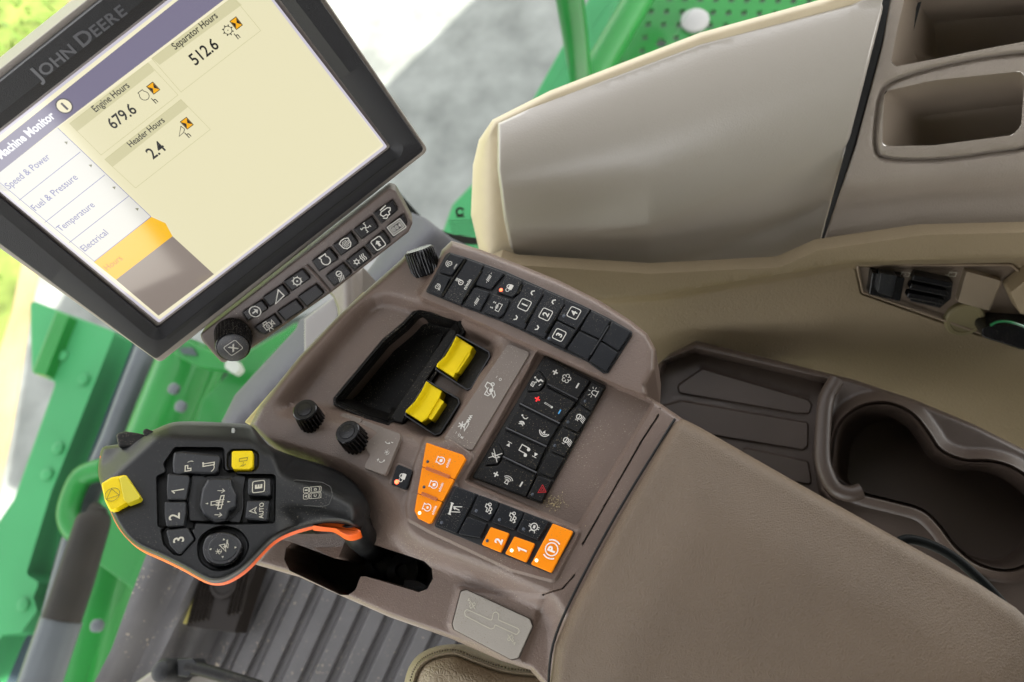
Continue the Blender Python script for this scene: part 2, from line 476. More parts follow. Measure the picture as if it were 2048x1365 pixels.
def text(txt, A, B, m, parent, pl, off=.0004, bold=0.0, tall=1.0, name='lettering', th=0.0):
    V, Fs, W = glyphs(txt, bold)
    a, b = hp(pl, A, off), hp(pl, B, off); u = b - a; s = u.length / W; u.normalize(); v = pl.n.cross(u)
    pts = [a + u * (x * s) + v * (y * s * tall) for x, y in V]
    return obj(name, pts, Fs, m, parent, False)
def ink_text(I, txt, x, y, h, bold=.02):
    """letters centred at x, y (icon axes), cap height h, added to an icon"""
    V, Fs, W = glyphs(txt, bold); s = h / .7; b = len(I.V)
    I.V += [I.pt(x + (q[0] - W / 2) * s, y - h / 2 + q[1] * s) for q in V]; I.F += [tuple(b + i for i in f) for f in Fs]; I.lay += 1
    return I
# ================================================================== SETTING
nCam = lambda x, y, z: (M @ Vector((x, y, z))).normalized()
def poly3(name, pts, m, parent=None, th=0.0):
    n = len(pts); V = list(pts); Fs = [list(range(n))]
    if th:
        V += [p - Vector((0, 0, th)) for p in pts]; Fs.append([n + i for i in range(n)][::-1])
        Fs += [(i, (i + 1) % n, n + (i + 1) % n, n + i) for i in range(n)]
    return obj(name, V, Fs, m, parent, False)
CONC = mat('concrete', (.145, .147, .143), .85, .3, .8, 14, var=.30, varscale=5.5)
GRASSM = mat('grass_ground', (.105, .135, .03), .9, .2, .6, 40, var=.5, varscale=5)
DIRT = mat('dry_verge', (.19, .145, .08), .9, .2, .6, 20, var=.3, varscale=3)
g = poly3('ground', [Vector((x, y, -2.4)) for x, y in ((-60, -60), (60, -60), (60, 60), (-60, 60))], CONC)
tag(g, 'pale concrete yard, grey in the shade of the cab and white in the sun', kind='structure')
def gpoly(pts, z): return [P(x, y, z) for x, y in pts]
vb = [(-2.86, -.9), (-2.90, .9), (-2.95, 1.5), (-2.98, 2.4), (-3.2, 5), (-4.4, 12), (-5, 30)]
ve = [(-3.25, -3.9), (-3.12, .8), (-3.06, 1.5), (-3.1, 2.4), (-3.4, 5.5), (-4.9, 12), (-5.5, 30)]
d = poly3('verge', [Vector((x, y, -2.396)) for x, y in vb] + [Vector((-50, 30, -2.396)), Vector((-50, -10, -2.396)), Vector((-3.1, -10, -2.396))], DIRT)
tag(d, 'dry straw coloured verge beside the concrete', kind='structure')
d = poly3('grass', [Vector((x, y, -2.392)) for x, y in ve] + [Vector((-50, 30, -2.392)), Vector((-50, -10, -2.392)), Vector((-3.4, -10, -2.392))], GRASSM)
tag(d, 'sunlit yellow green grass outside the cab', kind='structure')
# tufts so the lawn is not a flat sheet
tv, tf = [], []
rg = random.Random(7)
for i in range(9000):
    x = rg.uniform(-9, -3.05); y = rg.uniform(-.6, 7.5)
    if x > -3.15 + .05 * math.sin(y * 9): continue
    a = rg.uniform(0, 6.28); h = rg.uniform(.03, .11); wd = rg.uniform(.01, .022)
    b = len(tv); p = Vector((x, y, -2.392)); dd = Vector((math.cos(a), math.sin(a), 0)) * wd
    tv += [p - dd, p + dd, p + Vector((rg.uniform(-.05, .05), rg.uniform(-.05, .05), h))]; tf.append((b, b + 1, b + 2))
t = obj('grass_tufts', tv, tf, mat('grass_blade', (.075, .115, .02), .7, .3, var=.4, varscale=4), None, False)
tag(t, 'short tufts of grass on the sunlit lawn', 'grass', kind='stuff')
# unseen cab roof, outline shaped to throw shade over cab and yard
roof = [(1.25, -1.3), (1.25, .1), (1.9, .2), (1.9, 1.75), (1.3, 1.75), (.65, 1.08), (-.1, .60), (-.88, .17), (-1.03, -.12), (-.98, -.75), (.2, -1.05)]
r = poly3('cab_shade_roof', [Vector((x, y, .98)) for x, y in roof], mat('shade_roof_lining', (.10, .095, .09), .8), None, .06)
tag(r, 'unseen cab roof above the console, outline shaped to cast the shade', kind='structure')

fw = Vector((-.864, .503, 0)); rt_ = Vector((.503, .864, 0))
a_, b_ = -fw * .52 + rt_ * .5, -fw * .52 - rt_ * .8
r = poly3('cab_shade_wall', [Vector((a_.x, a_.y, -.7)), Vector((b_.x, b_.y, -.7)), Vector((b_.x, b_.y, .975)), Vector((a_.x, a_.y, .975))], mat('shade_wall_lining', (.03, .028, .026), .8))  # unseen wall added to block rear light and give the cab contrast
tag(r, 'unseen dark cab wall behind the operator seat, added to block light from the rear', kind='structure')
# ---- machine outside the front glass
def beam(name, pts, z, th, m, parent=None, r=8, bev=3, pl=None, **k): return slab(name, pts, z, th, m, parent, pl or CON, bev=bev, r=r, **k)
t = thing('feeder_housing', 'pale green feeder housing with a bolted flange left of the joystick', 'machine frame')
beam('side_channel', [(60, 600), (232, 664), (104, 985), (54, 1149), (80, 1165), (68, 1195), (76, 1222), (44, 1266), (6, 1270), (-60, 1420), (-260, 1420), (28, 1000), (112, 764), (64, 746)], -1.05, .08, GREENP, t, 10)
beam('channel_lip', [(112, 622), (140, 632), (92, 752), (64, 746)], -1.02, .03, GREEN, t, 3)
beam('top_plate', [(232, 664), (420, 690), (130, 1420), (-60, 1420), (104, 985)], -1.12, .05, SLATE, t, 4)
for x, y in ((128, 713), (170, 761), (119, 898), (97, 950), (50, 1210)):
    lathe('bolt', P(x, y, -1.05), Vector((0, 0, 1)), [(.014, 0), (.014, .008), (.007, .012)], GREENP, t, 12)
t2 = tube('hydraulic_hose', [P(300, 680, -1.02), P(262, 780, -1.0), (P(225, 880, -1.0)), P(190, 960, -1.0), P(150, 1080, -1.0), P(60, 1420, -1.0)], .026, STEEL)
tag(t2, 'pale grey hose lying along the slate coloured plate', 'hose')
t = thing('cross_tube', 'round glossy green tube running beside the slate plate below the monitor', 'tube')
tube('tube_body', [P(385, 690, -.98), P(322, 850, -.98), P(214, 1150, -.98), P(150, 1420, -.98)], .062, GREEN, t, 20)
tube('tube_body', [P(440, 700, -1.02), P(360, 880, -1.02), P(255, 1180, -1.02), P(190, 1420, -1.02)], .03, GREEN, t, 16)
for x, y in ((351, 780), (198, 1252), (365, 815)): lathe('bolt', P(x, y, -.88), Vector((0, 0, 1)), [(.012, 0), (.012, .01), (.006, .014)], STEEL, t, 12)
t = thing('front_bracket', 'green welded bracket plates between the monitor and the joystick', 'bracket')
beam('plate', [(470, 735), (500, 700), (570, 660), (600, 640), (560, 800), (440, 900), (380, 900), (405, 800)], -.94, .02, GREEN, t)
beam('plate', [(345, 690), (370, 680), (440, 710), (478, 722), (470, 745), (400, 735), (352, 712)], -.88, .02, GREEN, t)
beam('plate', [(215, 1010), (310, 1090), (330, 1110), (268, 1180), (200, 1130), (190, 1060)], -.90, .02, GREEN, t)
beam('clip', [(455, 715), (474, 722), (482, 738), (468, 750), (448, 735)], -.86, .02, mat('pale_clip', (.3, .3, .27), .5), t)
beam('recess', [(355, 695), (385, 695), (395, 712), (365, 708)], -.875, .004, DKGR, t, 2, 0)
slab('gap_shade_strip', [(318, 690), (338, 694), (262, 890), (175, 1130), (90, 1420), (62, 1420), (155, 1130), (240, 880)], -1.07, .03, RUBBER, t, CON, bev=0, r=0)  # dark strips standing in for the shade between the beams
slab('gap_shade_strip', [(492, 790), (512, 796), (440, 900), (330, 1130), (215, 1420), (196, 1420), (310, 1120), (420, 890)], -.9, .03, RUBBER, t, CON, bev=0, r=0)
slab('shadow_gap', [(420, 690), (640, 620), (600, 760), (330, 1420), (120, 1420), (300, 860), (340, 740)], -1.25, .02, mat('gap_shade_dark', (.012, .02, .014), .6), t, CON, bev=0, r=0)  # dark sheet that paints the shade between tube and plates
t2 = tube('guard_loop', [P(210, 938, -.93), P(165, 955, -.93), P(140, 1010, -.93), P(140, 1045, -.93), P(160, 1068, -.93), P(200, 1070, -.93)], .023, GREEN)
tag(t2, 'bent green hook left of the grey handrail', 'guard')
t = thing('handrail', 'grey brown metal handrail with a rounded end below the joystick tip', 'handrail')
tube('rail', [(P(190, 1030, -.72), .020), (P(186, 1045, -.72), .029), (P(150, 1160, -.72), .031), (P(123, 1240, -.72), .031)], .03, mat('brown_grip', (.020, .016, .014), .55, .15, var=.2, varscale=20), t, 18, 6)
tube('rail', [P(123, 1240, -.725), P(95, 1320, -.725), P(62, 1420, -.725)], .0335, STEEL, t, 18, 2)
# upper right: post, step and walkway
t2 = tube('grab_post', [P(1134, -40, -.55), P(1150, 70, -.75), P(1160, 145, -.95), P(1164, 190, -1.1)], .026, GREEN)
tag(t2, 'upright green grab post above the door panel', 'post')
t = thing('walkway', 'bright green walkway plate punched with small holes beyond the door panel', 'walkway')
HOLES = []
wk = [(1165, 170), (1290, -40), (1760, -60), (1760, 60), (1400, 160), (1180, 230)]
for j in range(9):
    for i in range(14):
        x = 1252 + i * 31 - j * 6 ; y = -30 + j * 26 + i * .5
        HOLES.append((x, y, 5.5))
HOLES = [h for h in HOLES if inside([h[:2]], wk)[0] and h[1] < 150 and not any(math.hypot(h[0] - a, h[1] - b) < 24 for a, b in ((1275, 37), (1322, 85), (1390, 45)))]
hl = []
for x, y, s in HOLES: hl.append([(x - s, y - s + 1), (x + s, y - s - 1), (x + s, y + s - 1), (x - s, y + s + 1)])
for x, y in ((1275, 37), (1322, 85)): hl.append([(x + 11 * math.cos(a * .7), y + 10 * math.sin(a * .7)) for a in range(9)])
hf('tread_plate', [(1205, 160), (1325, -40), (1760, -60), (1760, 60), (1400, 160), (1205, 230)], lambda X: np.zeros(len(X)), GREEN, t, flat(-1.15), step=40, holes=[h for h in hl if sdf(h, [(1205, 160), (1325, -40), (1760, -60), (1760, 60), (1400, 160), (1205, 230)]).max() < -4], skirt=.012, dense=20)
beam('side_plate', [(1010, 300), (1210, -60), (1268, -60), (1170, 150), (1050, 320)], -1.12, .02, GREENP, t, 2)
tube('edge_tube', [P(1300, -40, -1.05), P(1180, 165, -1.05)], .035, GREEN, t, 16, 0)
lathe('bolt', P(1390, 45, -1.15), Vector((0, 0, 1)), [(.035, 0), (.035, .01), (.02, .016)], mat('zinc', (.22, .22, .21), .35), t, 16)
beam('lower_deck', [(880, 480), (905, 410), (1010, 300), (1120, 300), (1120, 520)], -1.2, .03, GREENP, t, 4)
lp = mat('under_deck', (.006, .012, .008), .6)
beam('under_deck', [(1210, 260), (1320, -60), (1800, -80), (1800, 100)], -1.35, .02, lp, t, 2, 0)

# ---- glass
gm = bpy.data.materials.new('window_glass'); gm.use_nodes = True; q = gm.node_tree; q.nodes.clear()
o_ = q.nodes.new('ShaderNodeOutputMaterial'); mx = q.nodes.new('ShaderNodeMixShader'); tr = q.nodes.new('ShaderNodeBsdfTransparent'); gl = q.nodes.new('ShaderNodeBsdfGlossy'); fr = q.nodes.new('ShaderNodeFresnel')
tr.inputs[0].default_value = (.93, .96, .94, 1); gl.inputs['Roughness'].default_value = .02; fr.inputs[0].default_value = 1.07
q.links.new(fr.outputs[0], mx.inputs[0]); q.links.new(tr.outputs[0], mx.inputs[1]); q.links.new(gl.outputs[0], mx.inputs[2]); q.links.new(mx.outputs[0], o_.inputs[0])
GLP = Plane(P(300, 700, -.36), nCam(.22, -.28, 1))
t = thing('windscreen', 'clear front glass with a black dotted rim and a small printed mark', 'window')
slab('pane', [(-150, -150), (1500, -150), (1060, 500), (900, 492), (790, 470), (600, 640), (440, 830), (290, 1095), (180, 1330), (150, 1440), (-150, 1440)], 0, .005, gm, t, GLP, bev=0, r=0, smooth=False)
FRIT = mat('black_frit', (.012, .014, .012), .25)
slab('printed_rim', spline([(786, 372), (812, 400), (850, 440), (895, 466), (960, 478), (960, 490), (890, 482), (840, 455), (800, 415), (775, 385)], 4), .004, .002, FRIT, t, GLP, bev=0, r=0)
I = Ink(GLP, (920, 424), 13, (1, 0), .003); I.circ(0, 0, .55, .35, 20, 340); I.line([(-.6, -.75), (.75, -.75)], .2); I.done('printed_mark', FRIT, t)
I = Ink(GLP, (925, 440), 28, (1, -.03), .003)
for k in range(6): I.line([(-1 + .05 * k, -.05 - .2 * k), (.8, -.05 - .2 * k)], .05)
I.done('printed_mark', FRIT, t)

# ---- cab floor, cowl
FLP = flat(-.55)
FO = [(500, 770), (660, 640), (900, 600), (1400, 640), (2250, 900), (2250, 1500), (150, 1440), (222, 1300), (262, 1190), (300, 1090), (360, 950)]
RB = []
for k in range(22):
    x = 300 + k * 56 + 90
    RB.append([(x + 110, 1050), (x - 70, 1440)])
LEFT = spline([(520, 740), (400, 900), (318, 1085), (268, 1205), (225, 1300), (150, 1440)], 6, False)
def floff(X):
    d = segd(X, LEFT, False); z = .10 * (1 - sm(d / 150)) + .04 * np.exp(-((d - 95) / 22.) ** 2)
    for a, b in RB:
        s = segd(X, [a, b], False); z = z + .009 * (1 - sm((s - 14) / 5)) * sm((d - 175) / 20)
    return z
def floff2(X): return floff(X) * 1.0
o = hf('floor', FO, floff, MATR, None, FLP, step=12, contours=[([(a[0] - 8, a[1]), (a[0] + 8, a[1]), (b[0] + 8, b[1]), (b[0] - 8, b[1])], [4, 6, 8, 10, 12]) for a, b in RB[:16]], dense=8)
tag(o, 'ribbed dark grey rubber floor mat rising to a moulded edge', kind='structure')
CO = [(440, 850), (470, 790), (590, 660), (600, 640), (725, 555), (790, 470), (808, 420), (850, 436), (905, 478), (1000, 520), (1010, 560), (900, 640), (760, 640), (620, 800), (560, 900)]
t = thing('front_cowl', 'pale grey moulded cowl between the button bar and the console', 'cowl')
hf('cowl_shell', CO, lambda X: .03 * np.exp(-(segd(X, [(470, 850), (600, 720), (720, 600), (860, 470)], False) / 40) ** 2), mat('pale_grey_plastic', (.085, .085, .092), .55, .15, .2, 500, var=.05), t, flat(-.26), step=14, skirt=.02, edge=(8, .006))
t = thing('monitor_arm', 'brown grey curved arm holding the button bar above the cowl', 'arm')
hf('arm_body', Z('3', [(1000, 850), (900, 760), (1215, 650), (1210, 890), (1130, 960), (1045, 1040), (1030, 930)]), lambda X: .012 * np.exp(-(segd(X, Z('3', [(1100, 700), (1110, 1000)]), False) / 22) ** 2), mat('arm_plastic', (.12, .10, .085), .4, .5, .3, 900), t, flat(-.10), step=7, skirt=.05, edge=(5, .004))
hf('arm_cover', Z('3', [(800, 1010), (1010, 850), (1040, 960), (1035, 1050), (800, 1260)]), lambda X: 0 * X[:, 0], mat('arm_cover_plastic', (.17, .16, .15), .45, .5, .3, 900), t, flat(-.17), step=9, skirt=.03, edge=(3, .003))
# pedal
t = thing('foot_pedal', 'dark brown rubber foot pedal with round boss and yellow edge', 'pedal')
PD = Z('b', [(1415, 600), (1830, 510), (1665, 1015), (1600, 1005), (1320, 965)])
slab('pedal_edge', Z('b', [(1385, 600), (1440, 590), (1345, 960), (1290, 945)]), .05, .03, mat('yellow_edge', (.5, .45, .14), .6), t, FLP, bev=1, r=2)
PEDM = mat('pedal_rubber', (.012, .009, .007), .5, .2, .4, 600)
slab('pedal_pad', PD, .055, .03, PEDM, t, FLP, bev=2, r=3)
V, Fs = [], []
pa, pb, pd_ = [np.array(q) for q in (PD[0], PD[1], PD[4])]
A3, B3, D3 = [hp(FLP, q, .0555) for q in (PD[0], PD[1], PD[4])]
for i in range(13):
    for j in range(15):
        if 5 <= i <= 8 and (j > 7): continue
        if math.hypot(i - 6.5, (j - 4) * 1.1) < 3.4: continue
        p = A3 + (B3 - A3) * ((i + .7) / 14) + (D3 - A3) * ((j + .6) / 15.6); s = .0028; b = len(V)
        V += [p + Vector((-s, -s, 0)), p + Vector((s, -s, 0)), p + Vector((s, s, 0)), p + Vector((-s, s, 0)), p + Vector((0, 0, .004))]
        Fs += [(b, b + 1, b + 4), (b + 1, b + 2, b + 4), (b + 2, b + 3, b + 4), (b + 3, b, b + 4)]
obj('stud_grid', V, Fs, PEDM, t, False)
c = A3 + (B3 - A3) * .5 + (D3 - A3) * .3
lathe('boss', c, Vector((0, 0, 1)), [(.020, 0), (.020, .004), (.015, .005), (.014, .003)], PEDM, t, 28)
# steering column seen at the bottom
t = thing('column_cover', 'grey beige column cover with a black hinged lever at the bottom edge', 'column')
CP = flat(-.33)
slab('cover', [(235, 1420), (262, 1372), (300, 1345), (350, 1335), (372, 1340), (470, 1362), (520, 1420)], 0, .04, mat('column_plastic', (.18, .165, .14), .45, .5, .3, 500), t, CP, bev=8, r=20)
tube('lever', [hp(CP, (375, 1333), .03), hp(CP, (420, 1344), .03), hp(CP, (520, 1375), .03)], .0065, RUBBER, t, 12, 3)
lathe('pivot', hp(CP, (368, 1342), .0), Vector((0, 0, 1)), [(.013, 0), (.013, .035), (.010, .042), (.006, .044)], GRIP, t, 20)
slab('hinge', Z('b', [(1255, 1200), (1370, 1195), (1400, 1240), (1330, 1330), (1260, 1320)]), .035, .02, GRIP, t, CP, bev=2, r=4)

# ---- right side of the cab
DOP = plane3((1300, 545, -.15), (1640, 515, -.15), (1400, 95, -.02))
FR = [(942, 430), (946, 330), (958, 280), (985, 240), (1100, 182), (1400, 66), (1640, 0), (1772, -50), (1762, 60), (1643, 470), (1634, 516), (1560, 545), (1300, 575), (1100, 585), (1010, 575), (958, 500)]
t = thing('door_panel', 'large glossy grey beige panel with a cream frame at the top right', 'panel')
PNL = [(995, 246), (1060, 216), (1400, 88), (1700, 10), (1775, -25), (1768, 10), (1700, 275), (1636, 512), (1480, 535), (1300, 548), (1120, 540), (1028, 528), (1008, 440), (995, 340)]
def froff(X):
    return .004 - .02 * sm(-(X[:, 0] - 985) / 45.) - .012 * sm((X[:, 1] - 520) / 50.)
hf('panel_frame', FR, lambda X: froff(X) - .001 * 0, BEIGE, t, DOP, step=18, edge=(14, .012), skirt=.004, holes=[inset(ccw(PNL), 4)], dense=6, skirtdir=np.array([0, 0, 1.]))
CR = [(1000, 500), (1300, 455), (1690, 290), (1900, 200)]
def pnoff(X):
    d = np.interp(X[:, 0], [p[0] for p in CR], [p[1] for p in CR])
    low = X[:, 1] - d
    top = np.interp(X[:, 0], [995, 1400, 1700], [246, 97, 10]); v = np.clip((X[:, 1] - top) / np.maximum(d - top, 50), 0, 1)
    return .006 + .020 * np.sin(v * math.pi) ** .8 * .9 - np.clip(low, 0, 100) * .00030
hf('panel_face', PNL, pnoff, PANEL, t, DOP, step=9, contours=[([(990, 503)] + CR[:3] + [(1695, 296), (1302, 461), (1000, 506)], [-1, 0, 3, 6])], edge=(7, .005), skirt=.01, dense=5, skirtdir=np.array([0, 0, 1.]))
slab('seam_gap', [(995, 243), (1400, 93), (1780, -30), (1770, 30), (1640, 516), (1300, 552), (1028, 532), (992, 340)], -.035, .002, HOLE, t, DOP, bev=0, r=0)
# side trim with two bins
t = thing('side_trim', 'grey beige side trim with two open storage bins at the top right corner', 'trim')
SO = [(1790, -60), (2200, -60), (2200, 470), (2048, 468), (1850, 474), (1700, 482), (1645, 488), (1712, 290), (1765, 90)]
B2o = spline(Z('e', [(700, 520), (760, 440), (1000, 360), (1300, 300), (1560, 285), (1600, 400), (1560, 780), (1300, 855), (1000, 890), (730, 880), (670, 800), (680, 620)]), 4)
B2i = rounded(Z('e', [(735, 500), (1000, 440), (1480, 390), (1500, 420), (1480, 690), (1430, 740), (1000, 795), (722, 800), (725, 640)]), 9, 4)
B1i = rounded(Z('e', [(860, -80), (1700, -80), (1700, 190), (1300, 265), (1000, 325), (795, 365), (770, 340), (800, 180)]), 7, 4)
def sdoff(X):
    z = .004 * np.ones(len(X))
    s = sdf(X, B2o)
    z -= .007 * np.exp(-((s + 6) / 5.) ** 2)
    low = np.interp(X[:, 0], [1640, 1800, 2048], [365, 350, 335]); z -= .012 * sm((X[:, 1] - low) / 60.)
    return z
hf('trim_shell', SO, sdoff, SIDE, t, DOP, step=12, holes=[B2i, B1i], contours=[(B2o, [-12, -9, -6, -3, 0, 3]), (B2i, [2, 4]), (B1i, [2, 5])], edge=(3, .002), skirt=0, dense=5)
slab('seam_gap', [(1768, -30), (1786, -30), (1762, 90), (1708, 290), (1645, 486), (1640, 514), (1634, 514), (1698, 277), (1750, 60)], .0056, .002, HOLE, t, DOP, bev=0, r=0)
slab('seam_backing', [(1735, -60), (1860, -60), (1790, 200), (1700, 500), (1600, 500), (1690, 200)], -.034, .004, HOLE, t, DOP, bev=0, r=0)
def bucket(name, rim, floor, d, m, parent, pl, mid=None):
    A = even(ccw(rim), 72); B = even(ccw(floor), 72)
    # align starts
    k = int(np.argmin(((B - A[0] - (B.mean(0) - A.mean(0))) ** 2).sum(1))); B = np.roll(B, -k, 0)
    L = [hit(pl, A, .003), hit(pl, A * .97 + B * .03, -.002), hit(pl, A * .55 + B * .45, -d * .5), hit(pl, A * .1 + B * .9, -d * .93), hit(pl, B * .93 + B.mean(0) * .07, -d)]
    return loft(name, L, m, parent, True)
BIN = mat('bin_plastic', (.27, .22, .17), .45, .5, .2, 800, var=.05)
bucket('storage_bin', B2i, rounded(Z('e', [(900, 640), (1000, 620), (1520, 560), (1500, 720), (930, 830)]), 8), .05, BIN, t, DOP)
bucket('storage_bin', B1i, rounded(Z('e', [(980, 120), (1300, 90), (1700, 60), (1700, 200), (1000, 330)]), 8), .07, BIN, t, DOP)
# lower wall
WLP = plane3((1200, 640, -.19), (2000, 520, -.17), (1700, 760, -.26))
WO = [(975, 530), (1000, 520), (1030, 530), (1300, 548), (1560, 535), (1640, 500), (1850, 470), (2200, 462), (2200, 1300), (2040, 1000), (1900, 915), (1700, 845), (1500, 805), (1390, 780), (1360, 800), (1280, 820), (1100, 740), (960, 580)]
LG = spline([(1060, 570), (1180, 590), (1330, 575), (1500, 545), (1600, 528), (1650, 500)], 6, False)
SK = rounded(Z('f', [(515, 225), (1930, 225), (2010, 290), (1960, 470), (2080, 700), (2080, 940), (1650, 860), (570, 480)]), 5, 4)
def wloff(X):
    edge_y = np.interp(X[:, 0], [900, 1060, 1180, 1330, 1500, 1600, 1650, 1700, 2100], [500, 575, 598, 585, 556, 540, 530, 522, 510])
    z = .028 * (1 - sm((X[:, 1] - edge_y) / 16.))
    s = sdf(X, SK)
    return z - .006 * sm(-(s - 5) / 7.) 
LGC = [(900, 500), (1060, 575), (1180, 598), (1330, 585), (1500, 556), (1600, 540), (1650, 530), (1700, 522), (2100, 510), (2100, 512), (900, 502)]
t = thing('lower_wall', 'dark beige textured wall below the door panel with a small socket recess', 'wall')
hf('wall_shell', WO, wloff, WALL, t, WLP, step=14, contours=[(SK, [-6, -3, 0, 3, 6]), (LGC, [2, 5, 9, 13, 17])], dense=6, skirt=.02)
tube('socket_bezel', [hp(WLP, q, .0008) for q in resample(inset(SK, 1), 14)] + [hp(WLP, resample(inset(SK, 1), 14)[0], .0008)], .0011, mat('socket_bezel_plastic', (.26, .20, .14), .4), t, 8, 0)
slab('socket_panel', inset(SK, 3), -.004, .004, SIDE if 0 else mat('socket_panel_plastic', (.16, .12, .085), .5, .5, .3, 900), t, WLP, bev=1.5, r=3)
SB = GLOSS
slab('socket_body', Z('f', [(660, 295), (960, 345), (915, 565), (628, 500)]), .006, .01, SB, t, WLP, bev=2, r=3)
slab('socket_cover', Z('f', [(735, 300), (885, 325), (840, 525), (705, 480)]), .012, .008, GRIPB, t, WLP, bev=2, r=3)
slab('socket_body', Z('f', [(1050, 300), (1400, 375), (1380, 540), (1280, 625), (1000, 560)]), .004, .008, SB, t, WLP, bev=2, r=5)
for k in range(3): slab('socket_rib', Z('f', [(1045 - 25 * k, 320 + 80 * k), (1390 - 30 * k, 390 + 80 * k), (1370 - 25 * k, 440 + 80 * k), (1020 - 25 * k, 370 + 80 * k)]), .010, .008, SB, t, WLP, bev=2, r=3)
slab('blank_cover', Z('f', [(1520, 285), (1850, 375), (1730, 650), (1440, 570)]), .004, .008, mat('blank_cover_plastic', (.24, .19, .13), .5, .5, .3, 900), t, WLP, bev=2, r=4)
c = z1('f', 1490, 710)
lathe('outlet_cap', hp(WLP, c, -.004), WLP.n, [(.0165, 0), (.0165, .004), (.015, .006), (.012, .006), (.0115, .005)], mat('cap_plastic', (.2, .17, .085), .5), t, 30)
I = Ink(WLP, z1('f', 965, 315), 8, (1, .12), .0012); I.rbox(0, 0, 1, .5, .05, .12); I.line([(-.3, 0), (.3, 0)], .12); I.done('icon', ICONG, t)
I = Ink(WLP, z1('f', 1385, 315), 9, (1, .12), .0012); I.rbox(.2, 0, .8, .5, .05, .12); I.line([(-1.3, -.3), (-.6, -.3), (-.6, .3), (0, .3)], .12); I.done('icon', ICONG, t)
# slanted return of the wall at the right edge
slab('wall_return', [(2020, 585), (2100, 520), (2100, 640), (2040, 628)], .018, .02, WALL, t, WLP, bev=4, r=8)
# green rimmed black object by the socket
t = thing('round_lens', 'black round object with a shiny green rim at the right edge below the sockets', 'lens')
Lp = hp(WLP, (2012, 668), .012)
slab('body', Z('f', [(1660, 810), (1700, 790), (1800, 770), (2250, 800), (2250, 1040), (2000, 1000), (1850, 950), (1690, 900), (1650, 870)]), .018, .022, HOLE if 0 else GLOSS, t, WLP, bev=4, r=9)
tube('rim', [hp(WLP, q, .020) for q in Z('f', [(1740, 785), (1800, 752), (1880, 746), (1980, 768), (2100, 815), (2200, 860)])], .0011, mat('green_glass_rim', (.0, .16, .045), .15, .8, coat=1), t, 10)
# tray with cup holder
TRP = flat(-.20)
TO = [(1282, 765), (1300, 742), (1340, 708), (1393, 682), (1500, 708), (1660, 748), (1700, 757), (1830, 800), (1950, 850), (2060, 905), (2250, 990), (2250, 1440), (1990, 1440), (1900, 1250), (1600, 1080), (1350, 900), (1270, 820)]
CUP = spline(Z('g', [(800, 410), (830, 350), (900, 300), (1000, 290), (1090, 330), (1150, 400), (1200, 470), (1290, 510), (1400, 515), (1500, 550), (1600, 640), (1620, 760), (1570, 870), (1480, 925), (1360, 905), (1270, 840), (1200, 750), (1130, 690), (1010, 655), (880, 620), (790, 560), (790, 480)]), 5)
FLT = Z('g', [(130, 120), (250, 75), (790, 200), (745, 260), (720, 480), (745, 620), (900, 800), (300, 500), (60, 300)])
RIBS = [Z('g', [(185, 215), (280, 150), (690, 270), (705, 290), (695, 325), (640, 322), (190, 245)]), Z('g', [(110, 300), (200, 275), (690, 360), (690, 450), (670, 465), (420, 425), (160, 380)]), Z('g', [(430, 455), (500, 468), (690, 510), (705, 600), (640, 590), (460, 520)])]
def troff(X):
    s = sdf(X, FLT); z = -.022 * sm(-(s - 2) / 9.)
    for r in RIBS: z = z + .003 * sm(-(sdf(X, rounded(r, 8)) - 1) / 3.)
    c = sdf(X, CUP); z = z + .007 * np.exp(-((c - 7) / 6.) ** 2) - .006 * sm((c - 14) / 14.) * sm((X[:, 0] - 1640) / 40.)
    return z
t = thing('storage_tray', 'dark brown moulded tray with a double cup holder right of the armrest', 'tray')
hf('tray_shell', TO, troff, TRAY, t, TRP, step=10, holes=[CUP], contours=[(FLT, [-8, -4, 0, 3])] + [(rounded(r, 8), [-2, 0, 1.5]) for r in RIBS] + [(CUP, [1, 3, 5, 7, 9, 11, 14, 17, 20, 24, 28, 33])], edge=(10, .010), skirt=.03, dense=4)
CF = even(CUP, 90)
cc = CF.mean(0); fl = (CF - cc) * .86 + cc + np.array([-6, 10])
loft('cup_holder', [hit(TRP, CF, .010), hit(TRP, CF * .98 + fl * .02, .002), hit(TRP, CF * .45 + fl * .55, -.04), hit(TRP, CF * .1 + fl * .9, -.056), hit(TRP, fl * .97 + cc * .03, -.060)], mat('cup_dark_plastic', (.068, .048, .036), .45, .5, .2, 800), t)
dv = plane3((1650, 760, -.19), (1660, 960, -.19), (1690, 760, -.18))
tube('divider', [hp(TRP, q, .006) for q in Z('g', [(800, 195), (760, 270), (748, 400), (750, 520), (790, 610), (850, 635), (895, 625)])], .0065, TRAY, t, 12)
wcable = tube('cable', [P(*q) for q in ((1770, 1130, -.10), (1800, 1084, -.09), (1840, 1083, -.09), (1900, 1110, -.09), (1960, 1160, -.09), (2010, 1215, -.09), (2040, 1262, -.09), (2080, 1340, -.09))], .0033, CABLE, None, 14, 8)
tag(wcable, 'black cable curving out from under the armrest past the cup holder', 'cable')
o = slab('tray_latch', Z('g', [(1320, 980), (1360, 970), (1400, 1060), (1370, 1060)]), .0, .02, TRAY, t, TRP, bev=2, r=3)

